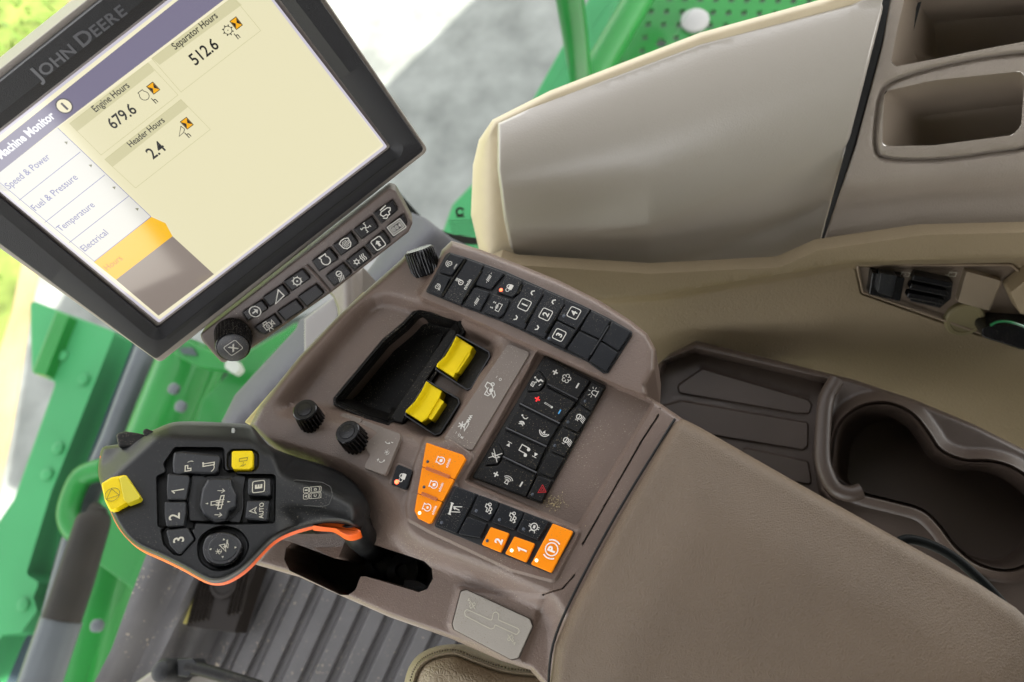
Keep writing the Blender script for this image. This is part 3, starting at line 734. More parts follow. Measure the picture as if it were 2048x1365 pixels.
# ---- seat
SEP = flat(-.10)
t = thing('seat_cushion', 'tan leather seat cushion corner with stitched piping at the bottom', 'seat')
SE = spline(Z('c', [(950, 1250), (965, 1100), (1010, 1000), (1080, 940), (1180, 905), (1290, 900), (1420, 950), (1600, 1010), (1900, 1060), (2100, 1250), (1700, 1500), (1000, 1500)]), 6)
def seoff(X):
    d = -sdf(X, SE)
    return .012 * sm(d / 60.) + .003 * np.exp(-((d - 17) / 3.0) ** 2) - .003 * np.exp(-((d - 23) / 2.5) ** 2)
hf('cushion', SE, seoff, SEATL, t, SEP, step=10, contours=[(SE, [-10, -13, -15, -17, -19, -21, -23, -25, -28])], edge=(10, .02), skirt=.08, dense=4)
V, Fs = [], []
st = resample(inset(ccw(SE), 11), 8)
for i in range(0, len(st) - 1):
    a, b = np.array(st[i]), np.array(st[i + 1])
    A, B = hp(SEP, a * .85 + b * .15, .0036), hp(SEP, a * .25 + b * .75, .0036)
    dd = (B - A).normalized().cross(SEP.n) * .0006; k = len(V); up = SEP.n * .0007
    V += [A - dd, A + dd, B + dd, B - dd, (A + B) / 2 + up * 2]; Fs += [(k, k + 1, k + 4), (k + 1, k + 2, k + 4), (k + 2, k + 3, k + 4), (k + 3, k, k + 4)]
obj('stitching', V, Fs, mat('thread', (.10, .08, .05), .7), t, False)
# ================================================================== MONITOR
MON = Plane(P(600, 500, .03), nCam(.582, -.813, 1.139))
t = thing('display_monitor', 'large tilted touch screen monitor with dark bezel and raised maker name showing machine hours', 'monitor')
Bc, Rc = hp(MON, (320, 726), 0), hp(MON, (857, 301), 0)
ux = (Rc - Bc).normalized(); uy = MON.n.cross(ux); W_ = (Rc - Bc).length
def mpx(u, v, off=0): return topx(Bc + ux * u + uy * v + MON.n * off)
Hh = W_ * .80
def ext(a, b, k): return (a[0] + (b[0] - a[0]) * k, a[1] + (b[1] - a[1]) * k)
def isec(a, b, c, d):
    r, s_ = (b[0] - a[0], b[1] - a[1]), (d[0] - c[0], d[1] - c[1]); k = ((c[0] - a[0]) * s_[1] - (c[1] - a[1]) * s_[0]) / (r[0] * s_[1] - r[1] * s_[0])
    return (a[0] + r[0] * k, a[1] + r[1] * k)
def quad4(bl, lf, br, rt, t0, t1): return [bl, br, isec(br, rt, t0, t1), isec(bl, lf, t0, t1)]
OUT = quad4((320, 726), (0, 497), (857, 301), (652, 0), (0, 138), (173, 0))
BZ = quad4((312, 719), (0, 488), (849, 300), (641, 0), (0, 163), (204, 0))
IN = quad4((315, 658), (0, 396), (784, 297), (560, 0), (0, 258), (328, 0))
slab('rear_housing', OUT, -.0085, .035, mat('housing_plastic', (.26, .23, .20), .4, .5, .2, 1200), t, MON, bev=3, r=14)
ring('bezel', BZ, IN, .0, .010, BEZEL, t, MON, inner_z=-.0055, ro=10, ri=6, bev=1.5, lip=24)
slab('bezel_seam', [(332, 674), (790, 318), (793, 323), (336, 680)], .0006, .0005, HOLE, t, MON, bev=0, r=0)
SCQ = quad4((318, 646), (0, 384), (775, 294), (548, 0), (0, 266), (338, 0))
SZ = -.0060
sc = slab('screen', SCQ, SZ, .002, scr('screen_lavender_rim', 205, 200, 212), t, MON, bev=0, r=5)
def lay(name, pts, k, m, r=0, par=None): return slab(name, pts, SZ + k * .00012, .00005, m, par or sc, MON, bev=0, r=r, smooth=False)
CREAM = scr('screen_cream', 233, 226, 188); CREAML = scr('screen_cream_light', 246, 238, 205)
lay('screen_border', quad4((319, 640), (0, 378), (768, 292), (540, 0), (0, 272), (346, 0)), 1, CREAML, 4)
MB0, MB1 = (0, 375), (316, 632)
lay('main_page', [(428, 549), (764, 290), (516, -34), (115, 256), (301, 432), (331, 447), (345, 473)], 2, CREAM)
lay('menu_column', [(115, 256), (302, 434), (188, 524), (0, 368), (-60, 318), (-60, 400)][:4] + [(-40, 335), (-40, 375)], 2, scr('menu_cell', 222, 220, 212))
lay('menu_foot', [(345, 473), (428, 549), (317, 632), (232, 560)], 2, scr('menu_foot_brown', 140, 128, 120))
lay('active_tab', [(302, 434), (331, 447), (345, 473), (232, 560), (188, 525)], 2, scr('active_tab_orange', 248, 190, 20))
lay('title_bar', [(-40, 316), (0, 285), (352, 4), (412, -44), (500, -40), (440, 6), (112, 256), (0, 345), (-40, 376)], 2, scr('title_bar_grey', 124, 118, 142))
DKT = mat('screen_text', (.012, .012, .014), .3)
LAV = scr('menu_text_lavender', 112, 114, 168); WHT = scr('title_text_white', 248, 248, 250)
for a, b in (((37, 318), (164, 232 + 78)), ):
    pass
def sl(name, p, k, m, w, closed=False):
    I = Ink(MON, p[0], 1, (1, 0), SZ + k * .00012); o = I.o
    q = [hp(MON, x, SZ + k * .00012) - I.o for x in p]
    return I.line([(v.dot(I.u) / I.k, v.dot(I.v) / I.k) for v in q], w, closed).done(name, m, sc)
for a, b in (((37, 402), (161, 304)), ((89, 446), (210, 350)), ((137, 487), (257, 393)), ((188, 524), (302, 434)), ((0, 366), (188, 523)), ((115, 256), (302, 434))):
    sl('menu_line', [a, b], 3, LAV, 1.3)
for (x, y) in ((132, 286), (181, 332), (228, 376), (274, 419)):
    I = Ink(MON, (x, y), 4.5, (.8, -.6), SZ + .0004); I.fill([(-.3, .8), (-.3, -.8), (.9, 0)]); I.done('menu_arrow', scr('arrow_grey', 120, 118, 90), sc)
def T(s, a, b, m=DKT, bold=.0, tall=1.0, k=4, nm='lettering'): return text(s, a, b, m, sc, MON, SZ + k * .00012, bold, tall, nm)
T('Machine Monitor', (3, 319), z1('1', 382, 800), WHT, .03, 1.15)
T('Speed & Power', z1('1', 65, 1293), z1('1', 347, 1080), LAV, 0, 1.15)
T('Fuel & Pressure', z1('2', 245, 248), z1('2', 535, 25), LAV, 0, 1.15)
T('Temperature', z1('2', 415, 390), z1('2', 650, 213), LAV, 0, 1.15)
T('Electrical', z1('2', 580, 525), z1('2', 742, 402), LAV, 0, 1.15)
T('Hours', z1('2', 735, 655), z1('2', 840, 577), scr('hours_text', 196, 140, 90), .0, 1.15)
T('Engine Hours', z1('1', 655, 768), z1('1', 888, 593), DKT, .012, 1.2)
T('Separator Hours', z1('1', 1198, 343), z1('1', 1490, 118), DKT, .012, 1.2)
T('Header Hours', z1('1', 895, 1008), z1('1', 1128, 830), DKT, .012, 1.2)
T('679.6', z1('1', 778, 885), z1('1', 940, 762), DKT, .015, 1.15)
T('512.6', z1('1', 1335, 450), z1('1', 1500, 322), DKT, .015, 1.15)
T('2.4', z1('1', 1045, 1090), z1('1', 1138, 1020), DKT, .015, 1.15)
for x, y in ((1064, 710), (1625, 270), (1290, 944)): T('h', z1('1', x, y), z1('1', x + 17, y - 13), DKT, .01, 1.2)
STR = scr('card_header', 212, 206, 165); CL = scr('card_line', 200, 194, 150)
for st_, oc in (([(1035, 400), (1590, -20), (1650, 35), (1090, 445)], [(1035, 400), (1235, 630), (1780, 210), (1590, -20)]),
                ([(475, 845), (1010, 430), (1055, 485), (525, 900)], [(475, 845), (690, 1060), (1215, 650), (1010, 430)]),
                ([(715, 1090), (1235, 680), (1285, 730), (770, 1140)], [(715, 1090), (925, 1285), (1435, 885), (1235, 680)])):
    lay('card_header', Z('1', st_), 3, STR); sl('card_outline', Z('1', oc), 3.5, CL, 1.0, True)
HGO = scr('hourglass_orange', 250, 178, 10)
for x, y in ((1046, 603), (1612, 160), (1275, 843)):
    I = Ink(MON, z1('1', x, y), 9.5, (.8, -.6), SZ + .0005); I.fill([(-.8, -1), (.8, -1), (.8, 1), (-.8, 1)]); h1 = I.done('hourglass', HGO, sc)
    I = Ink(MON, z1('1', x, y), 9.5, (.8, -.6), SZ + .0006); I.line([(-.8, -1), (.8, -1), (.8, 1), (-.8, 1)], .14, True)
    I.fill([(-.7, .8), (-.7, -.8), (-.12, 0)]); I.fill([(.7, -.8), (.7, .8), (.12, 0)]); I.done('hourglass_mark', DKT, sc)
I = Ink(MON, z1('1', 985, 655), 11, (.8, -.6), SZ + .0005); I.circ(0, 0, .8, .12, -230, 50); I.line([(-.5, .62), (-.5, 1.0), (.5, 1.0), (.5, .62)], .12); I.done('engine_mark', DKT, sc)
I = Ink(MON, z1('1', 1555, 208), 11, (.8, -.6), SZ + .0005); I.circ(0, 0, .7, .12); I.disc(0, 0, .1)
for k in range(8): a = k * math.pi / 4; I.line([(.7 * math.cos(a), .7 * math.sin(a)), (1.0 * math.cos(a), 1.0 * math.sin(a))], .2)
I.done('drum_mark', DKT, sc)
I = Ink(MON, z1('1', 1228, 893), 10, (.8, -.6), SZ + .0005); I.line([(-.95, -.8), (.75, .55), (.9, -.3), (.3, -.7)], .13, True); I.done('header_mark', DKT, sc)
I = Ink(MON, z1('1', 438, 725), 14.5, (.8, -.6), SZ + .0005); I.disc(0, 0, 1, 28); I.done('info_button', CREAML, sc)
I = Ink(MON, z1('1', 438, 725), 14.5, (.8, -.6), SZ + .0006); I.circ(0, 0, 1.0, .18, n=28); ink_text(I, 'i', 0, 0, 1.1, .05); I.done('info_mark', scr('info_grey', 96, 92, 100), sc)
EMB = mat('embossed_letter', (.085, .085, .095), .3)
A_, B_ = hp(MON, z1('1', 262, 560), .0004), hp(MON, z1('1', 872, 92), .0004); u_ = (B_ - A_); L_ = u_.length; u_.normalize(); v_ = MON.n.cross(u_)
run = [('J', 1.25), ('O', 1), ('H', 1), ('N', 1), (' ', 1), ('D', 1.25), ('E', 1), ('E', 1), ('R', 1), ('E', 1)]
wd = [(.32 if c == ' ' else glyphs(c, .02)[2] * k + .10) for c, k in run]; sc_ = L_ / (sum(wd) - .10); x_ = 0
VV, FF = [], []
for (c, k), w_ in zip(run, wd):
    if c != ' ':
        gv, gf, gw = glyphs(c, .02); b0 = len(VV)
        VV += [A_ + u_ * ((x_ + x * k) * sc_) + v_ * (y * k * sc_ * .82) for x, y in gv]; FF += [tuple(b0 + i for i in f) for f in gf]
    x_ += w_
obj('raised_lettering', VV, FF, EMB, t, False)

# ================================================================== BUTTON BAR
BRP = Plane(P(620, 570, .012), nCam(.14, -.42, 1))
t = thing('button_bar', 'brown bar of black shortcut buttons along the lower edge of the monitor', 'control bar')
BO = Z('3', [(70, 1115), (820, 540), (1395, 95), (1440, 110), (1560, 335), (1530, 400), (1000, 815), (430, 1215), (230, 1320), (180, 1270), (85, 1160)])
slab('bar_housing', BO, 0, .022, BAR, t, BRP, bev=4, r=9)
slab('bar_edge', BO, -.010, .016, mat('bar_side_plastic', (.35, .31, .2), .4), t, BRP, bev=2, r=9)
I = Ink(BRP, z1('3', 900, 710), 1, (1, 0), .0002)
tube('bar_ridge', [hp(BRP, z1('3', 815, 635), .0004), hp(BRP, z1('3', 890, 715), .0006), hp(BRP, z1('3', 975, 815), .0004)], .0013, BAR, t, 10)
XB = (.82, -.57)
def K(name, k, pts, z, m, par, pl, th=.004, bev=1.6, r=2.2): return slab(name, Z(k, pts), z, th, m, par, pl, bev=bev, r=r)
def arc_icon(fn):
    def g(c, size, xd, pl, off, par, m, nm='icon'):
        I = Ink(pl, c, size, xd, off); fn(I); return I.done(nm, m, par)
    return g
def i_arrow_circle(I): I.circ(0, 0, .9, .16, n=24); I.line([(-.5, 0), (.3, 0)], .22); I.fill([(.1, .5), (.6, 0), (.1, -.5)])
def i_triangle(I): I.line([(-.9, -.6), (.7, .75), (.8, -.35)], .17, True)
def i_gear(I, r=.62, n=8):
    I.circ(0, 0, r, .17, n=24); I.disc(0, 0, .14)
    for k in range(n): a = k * 2 * math.pi / n; I.fill([(r * math.cos(a - .16), r * math.sin(a - .16)), (r * 1.55 * math.cos(a + .1), r * 1.55 * math.sin(a + .1)), (r * math.cos(a + .25), r * math.sin(a + .25))])
def i_engine(I): I.circ(0, -.1, .72, .17, -230, 50); I.line([(-.46, .45), (-.62, .85), (.62, .85), (.46, .45)], .17)
def i_sieve(I):
    I.line([(-.8, .5), (-.7, -.35), (-.3, -.75), (.3, -.75), (.7, -.35), (.8, .5), (.3, .75), (-.3, .75)], .15, True)
    for i in range(-2, 3):
        for j in range(-2, 3):
            if abs(i) + abs(j) < 4: I.disc(i * .25 + .1 * (j % 2), j * .22, .09, 6)
def i_fan4(I):
    for k in range(4):
        a = k * math.pi / 2; c, s = math.cos(a), math.sin(a)
        I.line([(c * x - s * y, s * x + c * y) for x, y in ((0, 0), (.25, .45), (.1, .9), (.45, .95))], .15)
def i_combine(I):
    I.line([(-.9, .1), (-.75, -.35), (-.2, -.35), (-.1, -.6), (.2, -.6), (.3, -.2), (.6, -.2), (.8, .1), (.5, .35), (-.6, .35)], .14, True); I.line([(-.6, .6), (.5, .75)], .16); I.line([(-.9, -.5), (-.5, -.85), (-.2, -.7)], .14)
def i_light(I):
    I.circ(0, .35, .45, .16, 0, 360); I.line([(-.45, .3), (.45, .3)], .14)
    for k in range(4): I.line([(-.45 + .3 * k, -.15), (-.75 + .28 * k, -.9)], .12)
def i_clim(I):
    I.circ(-.45, 0, .28, .13)
    for k in range(6): a = k * math.pi / 3; I.line([(-.45 + .33 * math.cos(a), .33 * math.sin(a)), (-.45 + .5 * math.cos(a), .5 * math.sin(a))], .1)
    for k in range(3): x = .35 + .28 * k; I.line([(x, -.5), (x + .1, -.2), (x - .05, .1), (x + .1, .5)], .11)
def i_home(I): I.rbox(0, 0, .85, .85, .3, .14); I.fill([(-.45, .05), (0, .5), (.45, .05)]); I.fill([(-.18, .05), (.18, .05), (.18, -.5), (-.18, -.5)])
def i_count(I):
    I.rbox(0, 0, 1.1, .75, .1, .12); I.rbox(0, 0, .85, .5, .05, .1)
    for k in (-.5, 0, .5): ink_text(I, '0' if k < .5 else '4', k, 0, .55, .02)
def i_camera(I):
    I.line([(-.7, -.5), (.4, -.5), (.4, .3), (-.7, .3)], .14, True); I.circ(-.15, -.1, .2, .12); I.line([(.45, -.1), (.9, -.4), (.9, .35)], .14, True); I.line([(-.3, -.55), (-.5, -1)], .12); I.line([(0, -.55), (.2, -1)], .12); I.rbox(-.2, .5, .3, .15, .05, .12)
def i_none(I): pass
BBT = [([(855, 600), (975, 510), (1040, 590), (905, 675)], i_engine, (948, 597), 12), ([(1000, 490), (1125, 398), (1180, 480), (1060, 565)], i_sieve, (1090, 482), 13),
       ([(1145, 380), (1270, 288), (1320, 370), (1205, 450)], i_fan4, (1230, 370), 10), ([(1285, 265), (1415, 175), (1455, 245), (1345, 340)], i_combine, (1372, 258), 14),
       ([(950, 705), (1070, 615), (1135, 690), (1010, 780)], i_light, (1052, 705), 12), ([(1090, 600), (1215, 505), (1270, 580), (1155, 670)], i_clim, (1185, 597), 14),
       ([(1230, 490), (1350, 392), (1405, 470), (1290, 560)], i_home, (1318, 480), 13), ([(1370, 370), (1490, 275), (1520, 330), (1510, 365), (1425, 440)], i_count, (1447, 367), 14),
       ([(365, 960), (500, 875), (550, 940), (405, 1025)], i_arrow_circle, (455, 958), 12), ([(510, 855), (645, 765), (700, 835), (560, 925)], i_triangle, (615, 855), 14),
       ([(655, 745), (785, 658), (845, 725), (715, 815)], i_gear, (750, 745), 12), ([(450, 1065), (590, 975), (645, 1045), (530, 1118), (490, 1108)], i_camera, (548, 1052), 13),
       ([(610, 955), (740, 870), (800, 940), (670, 1025)], None, None, 0), ([(755, 850), (880, 765), (940, 830), (820, 925)], None, None, 0)]
wells = mat('button_well', (.03, .024, .022), .6)
def grow(pts, k):
    c = np.mean(np.array(pts, float), 0); return [tuple(c + (np.array(p) - c) * k) for p in pts]
for pts, fn, c, s in BBT:
    K('button_well', '3', grow(pts, 1.07), .0002, wells, t, BRP, .001, 0, 2)
    b = K('button', '3', pts, .0030, BARK, t, BRP, .003, 2.2, 2.5)
    if fn: arc_icon(fn)(z1('3', *c), s, XB, BRP, .0033, b, ICON)
# rotary selector
kb = hp(BRP, z1('3', 305, 1125), 0); kt = hp(BRP, z1('3', 302, 1208), .017)
ax = (kt - kb); H_ = ax.length
def knob(name, base, top, rb, rt, parent, m, capm, n=22, dep=.0011, cap_r=.8, icon=None):
    a = top - base; h = a.length
    k = lathe(name, base, a, [(rb * 1.02, -.002), (rb, 0), (rb, .0015), (rb * .5 + rt * .5, h * .5), (rt, h * .9), (rt * .97, h * .97), (rt * .90, h), (rt * cap_r * 1.02, h), (rt * cap_r, h - .0006), (rt * cap_r * .97, h - .0006), (rt * cap_r * .94, h + .0002), (0.0005, h + .0004)], m, parent, n * 8, (n, dep, .001, h * .95))
    return k
kn = knob('selector_knob', kb, kt, .0137, .0125, t, GLOSS, None, 26, .0009, .90)
KP = Plane(kt, (kt - kb))
lathe('knob_cap', kt, kt - kb, [(.0108, -.001), (.0108, .0005), (.0102, .0008), (.0003, .0009)], mat('knob_cap_satin', (.06, .06, .065), .35, .5, .2, 1800, speck=.2), kn, 48)
I = Ink(KP, z1('3', 303, 1212), 15, (.82, -.55), .0011); I.rbox(0, 0, .95, .8, .3, .09); ink_text(I, 'X', 0, 0, .85, .04); I.done('icon', ICON, kn)

# ================================================================== CONSOLE
con = thing('armrest_console', 'brown armrest control console with black and orange keypads and yellow levers', 'console')
BODY = [(500, 850), (520, 812), (600, 712), (680, 628), (760, 557), (802, 520), (816, 502), (846, 512), (872, 532), (884, 500), (903, 482), (960, 499), (1040, 530), (1120, 562), (1200, 602), (1260, 640), (1295, 668), (1312, 700), (1310, 742), (1292, 775), (1296, 793), (1322, 808), (1365, 838), (1420, 880), (1420, 1100), (1300, 1400), (1112, 1400), (1060, 1340), (1000, 1321), (960, 1303), (900, 1277), (780, 1235), (700, 1200), (600, 1155), (505, 1128), (560, 1060), (600, 1000), (600, 940), (540, 890)]
SLOT = Z('c', [(260, 262), (330, 264), (515, 360), (548, 358), (590, 262), (600, 205), (735, 200), (740, 268), (1080, 380), (1128, 425), (1135, 490), (1100, 555), (1045, 574), (1000, 560), (720, 476), (685, 476), (655, 560), (610, 592), (560, 590), (245, 440), (212, 370), (222, 300)])
SLOT = rounded(SLOT, 5, 3)
BAS = spline([(745, 592), (840, 604), (930, 640), (1000, 680), (985, 730), (960, 760), (900, 870), (850, 885), (800, 870), (680, 845), (600, 838), (555, 822), (575, 780), (650, 690)], 5)
LOWL = spline([(440, 860), (540, 878), (620, 900), (700, 928), (760, 965), (795, 1005), (812, 1045), (850, 1080), (960, 1122), (1060, 1165), (1110, 1190), (1140, 1240)], 5, False)
LOW = LOWL + [(1150, 1500), (300, 1500)]
RID = rounded([(880, 470), (1360, 640), (1345, 760), (1318, 800), (1240, 778), (1190, 752), (1100, 712), (1000, 668), (930, 636), (845, 600), (836, 590), (868, 545)], 10)
POC = rounded([(1078, 702), (1308, 806), (1155, 1058), (930, 962), (1000, 840)], 8)
TRI = rounded([(850, 872), (905, 880), (950, 912), (905, 975), (1165, 1060), (1110, 1165), (1020, 1140), (860, 1065), (815, 1040), (812, 1010), (828, 930)], 14)
PL2 = rounded(Z('c', [(1290, 530), (1345, 545), (1810, 590), (1835, 610), (1700, 1010), (1640, 1035), (1240, 810), (1225, 770)]), 10)
BINP = rounded(Z('6', [(1130, 62), (1200, 66), (1468, 132), (1458, 178), (1488, 238), (1010, 948), (932, 928), (905, 964), (720, 908), (480, 800), (478, 745), (700, 480), (850, 300), (1000, 175), (1080, 90)]), 5)
WELL1 = rounded(Z('6', [(1415, 252), (1665, 390), (1672, 430), (1530, 675), (1490, 688), (1250, 530), (1258, 500)]), 4)
WELL2 = rounded(Z('6', [(1188, 603), (1432, 745), (1442, 785), (1295, 1015), (1250, 1032), (1018, 880), (1022, 858)]), 4)
SEAM1 = [(1322, 806), (1318, 830), (1285, 880), (1165, 1090), (1150, 1150), (1125, 1178), (1085, 1190)]
SEAM2 = [(1296, 800), (1240, 940), (1160, 1088)]
def conoff(X):
    z = np.zeros(len(X))
    z -= .013 * sm(-(sdf(X, BAS) - 8) / 42.)
    z -= .016 * sm(-(sdf(X, LOW) - 4) / 52.)
    z += .006 * sm(-(sdf(X, RID) - 5) / 10.)
    z -= .007 * sm(-(sdf(X, POC) - 4) / 9.)
    z += .0022 * sm(-(sdf(X, TRI) - 3) / 6.)
    z += .003 * sm(-(sdf(X, PL2) - 4) / 16.)
    # slope down to the front edge
    z += .0015 * sm(-(segd(X, [(1074, 704), (1030, 790), (932, 958)], False) - 4) / 4.)
    z -= .0015 * (segd(X, SEAM1, False) < 1.2)
    d = segd(X, [(900, 1000), (820, 900)], False)
    return z
def cz(x, y, e=0.0): return float(conoff(np.array([[x, y]], float))[0]) + e
cont = [(BAS, [-42, -34, -26, -18, -8, 0, 6]), (RID, [-5, -2, 1, 4]), (POC, [-5, -2, 1, 4]), (TRI, [-3, -1, 1, 3]), (PL2, [-12, -8, -4, 0, 3]), (SLOT, [1, 2.5]),
        (LOW, [-48, -36, -24, -12, 0, 4]), (BINP, [2]), (WELL1, [2]), (WELL2, [2])]
s1 = [(x + 1.3, y) for x, y in SEAM1] + [(x - 1.3, y) for x, y in SEAM1[::-1]]
cont.append((s1, [0, 1.2, 2.4]))
hf('console_body', BODY, conoff, BROWN, con, CON, step=9, holes=[SLOT, inset(ccw(BINP), 2), inset(ccw(WELL1), 2), inset(ccw(WELL2), 2)], contours=cont, edge=(11, .009), skirt=.075, dense=4)
slab('side_light_strip', [(488, 846), (560, 763), (640, 676), (700, 610), (728, 584), (738, 590), (655, 682), (578, 768), (512, 850)], -.014, .05, mat('yellow_bounce_light', (.60, .52, .20), .45), con, CON, bev=2, r=2)  # added strip, yellow bounce light from the grass painted into its colour
# dark space under the slot
SA = even(SLOT, 90); sc2 = SA.mean(0); SB2 = SA * .93 + sc2 * .07
loft('slot_liner', [hit(CON, SA, np.array([cz(*q) for q in SA]) - .003), hit(CON, SA, -.03), hit(CON, SB2, -.066), hit(CON, SB2 * .9 + sc2 * .1, -.068)], mat('slot_liner_dark', (.010, .008, .007), .6), con)
slab('slot_floor', [(600, 1040), (800, 1060), (890, 1120), (872, 1188), (700, 1165), (590, 1105)], -.07, .004, HOLE, con, CON, bev=0, r=0)
for c_, r_ in (((762, 1130), .010), ((810, 1143), .012)): lathe('slot_mechanism', P(c_[0], c_[1], -.062), Vector((0, 0, 1)), [(r_, 0), (r_, .006), (r_ * .4, .008), (r_ * .35, .004)], GRIP, con, 20)
slab('slot_link', Z('c', [(960, 490), (1040, 500), (1130, 545), (1060, 575), (950, 540)]), -.045, .01, GRIP, con, CON, bev=2, r=5)
hf('slot_tab', Z('c', [(150, 235), (200, 195), (300, 165), (520, 150), (600, 200), (592, 262), (552, 352), (535, 360), (512, 358), (255, 262)]),
   lambda X: -.013 + .007 * np.exp(-(segd(X, Z('c', [(250, 215), (560, 200)]), False) / 9.) ** 2) - .00018 * np.maximum(segd(X, Z('c', [(230, 225), (590, 215)]), False) - 8, 0), mat('tab_brown_soft', (.10, .075, .066), .42, .5, .8, 900, kind='leather'), con, CON, step=5, edge=(2, .0015), skirt=.03)
# armrest pad
PADO = [(1366, 838), (1400, 855), (1600, 969), (1800, 1080), (1950, 1163), (2030, 1215), (2090, 1270), (2200, 1500), (1105, 1500), (1100, 1365), (1110, 1290), (1150, 1195), (1240, 1028), (1336, 862), (1348, 845)]
PADO = rounded(PADO, 14)
def padoff(X):
    return .010 + .006 * sm(-sdf(X, PADO) / 160.)
hf('armrest_pad', PADO, padoff, PAD, con, CON, step=16, edge=(26, .012), skirt=.05, dense=5)
tube('pad_seam', [P(*p, .0035) for p in ((1350, 838), (1236, 1024), (1147, 1190), (1106, 1290), (1096, 1380))], .0008, HOLE, con, 8, 5)
tube('body_seam', [P(*p, cz(*p) + .0001) for p in SEAM1[1:]], .00045, HOLE, con, 8, 2)
# storage bin with rubber mat
bz = -.0125
BM = [(x, y) for x, y in BINP]
hf('bin_mat_rim', BINP, lambda X: bz + .0035 - .004 * sm((-sdf(X, BINP) - 5) / 5.) , RUBBER, con, CON, step=8, holes=[inset(ccw(BINP), 12)], edge=(3, .002), skirt=.006, contours=[(BINP, [-5, -7, -9])], dense=3)
A = even(inset(ccw(BINP), 11.5), 80); cc = A.mean(0); B_ = A * .84 + (cc + np.array([6, 6])) * .16
loft('rubber_bin', [hit(CON, A, bz + .0004), hit(CON, A * .95 + B_ * .05, bz - .002), hit(CON, A * .5 + B_ * .5, bz - .013), hit(CON, A * .12 + B_ * .88, bz - .022), hit(CON, B_ * .9 + cc * .1, bz - .024)], RUBBER, con)
slab('mat_lip', Z('6', [(1410, 262), (1260, 500), (1190, 600), (1030, 860), (1005, 935), (955, 925), (915, 890), (1100, 610), (1370, 215), (1410, 235)]), bz + .0045, .006, RUBBER, con, CON, bev=2, r=4)
# levers
def lever(well, yel, step_, nm):
    lv_z = -.006
    ring('lever_well', well, inset(ccw(well), 3.2), lv_z + .0045, .012, GLOSS, con, CON, ro=0, ri=0, bev=.8)
    slab('well_floor', inset(ccw(well), 2.5), lv_z - .010, .002, mat('dusty_black', (.02, .018, .014), .6, .4, .6, 700, speck=.7, speckcol=(.12, .09, .05), sscale=900) if nm else DUSTY, con, CON, bev=0, r=0)
    y = slab('yellow_lever', Z('6', yel), lv_z + .0045, .013, YEL, con, CON, bev=1.5, r=2, zf=lambda q: -.0035 * sm((sdf(q, Z('6', yel)) + 10) / 16.) * 0)
    return y
DUSTY = mat('dusty_well_black', (.02, .018, .014), .6, .4, .6, 700, speck=.7, speckcol=(.12, .09, .05), sscale=900)
def levsurf(poly, ridge, z0, nm, zr, par):
    P6 = Z('6', poly); R6 = Z('6', ridge)
    def f(X):
        d = segd(X, R6, False)
        return z0 + zr * (1 - sm(d / 14.)) - .0004 * np.exp(-((d - 9) / .9) ** 2)
    return hf(nm, P6, f, YEL, par, CON, step=3, edge=(1.8, .001), skirt=.010, dense=2)
ring('lever_well', WELL1, inset(ccw(WELL1), 3.0), -.0035, .014, GLOSS, con, CON, ro=0, ri=0, bev=.8)
slab('well_floor', inset(ccw(WELL1), 2), -.014, .002, DUSTY, con, CON, bev=0, r=0)
ring('lever_well', WELL2, inset(ccw(WELL2), 3.0), -.0035, .014, GLOSS, con, CON, ro=0, ri=0, bev=.8)
slab('well_floor', inset(ccw(WELL2), 2), -.014, .002, DUSTY, con, CON, bev=0, r=0)
l1 = levsurf([(1412, 276), (1540, 358), (1518, 404), (1505, 404), (1405, 560), (1390, 590), (1262, 505), (1268, 485), (1330, 425), (1375, 350)], [(1268, 490), (1330, 430), (1375, 355), (1412, 285)], -.004, 'yellow_lever', .0045, con)
slab('lever_step', Z('6', [(1480, 395), (1527, 400), (1427, 548), (1392, 560)]), -.0045, .008, YEL, l1, CON, bev=.8, r=1)
l2 = levsurf([(1185, 618), (1305, 692), (1290, 738), (1192, 900), (1150, 930), (1028, 852), (1032, 838), (1100, 770), (1150, 690)], [(1032, 845), (1100, 775), (1150, 695), (1185, 625)], -.004, 'yellow_lever', .0045, con)
slab('lever_step', Z('6', [(1272, 738), (1320, 772), (1228, 912), (1178, 885)]), -.0055, .008, YEL, l2, CON, bev=.8, r=1)
# label plates
XL = (.42, -.907); XU = (.50, -.866)
pz = cz(975, 800, .0)
pl1 = slab('label_plate', Z('7', [(545, 38), (575, 38), (715, 100), (712, 125), (262, 880), (240, 886), (38, 805), (36, 785)]), .0012, .002, PLATE, con, CON, bev=.8, r=4)
def ic(fn, k, x, y, size, par, off, m=ICON, xd=XU, pl=None, nm='icon'):
    I = Ink(pl or CON, z1(k, x, y), size, xd, off); fn(I); return I.done(nm, m, par)
def i_thresh(I):
    I.line([(-.9, .4), (-.1, .4), (.1, .9), (.7, .9), (.7, .2), (.3, -.2), (-.6, -.3), (-.9, -.1)], .13, True); I.disc(-.05, -.15, .28); I.circ(.75, .1, .22, .12); I.circ(-.1, -.1, .5, .1, 60, 200); I.line([(-.3, -.3), (-.8, -.95), (-.4, -1), (.1, -.5)], .12)
def i_reel(I):
    for k in range(3): a = k * math.pi / 3 + .3; I.line([(-.5 + .45 * math.cos(a), .3 + .45 * math.sin(a)), (-.5 - .45 * math.cos(a), .3 - .45 * math.sin(a))], .13)
    I.line([(-.9, -.3), (0, -.35), (.2, 0), (-.5, -.05)], .12, True)
    I.line([(.1, 0), (.25, -.25), (.35, 0), (.5, -.25), (.6, 0), (.75, -.25), (.85, 0), (1.0, -.25)], .12)
ic(i_thresh, '7', 405, 400, 15, pl1, .0016); ic(i_reel, '7', 210, 665, 18, pl1, .0016)
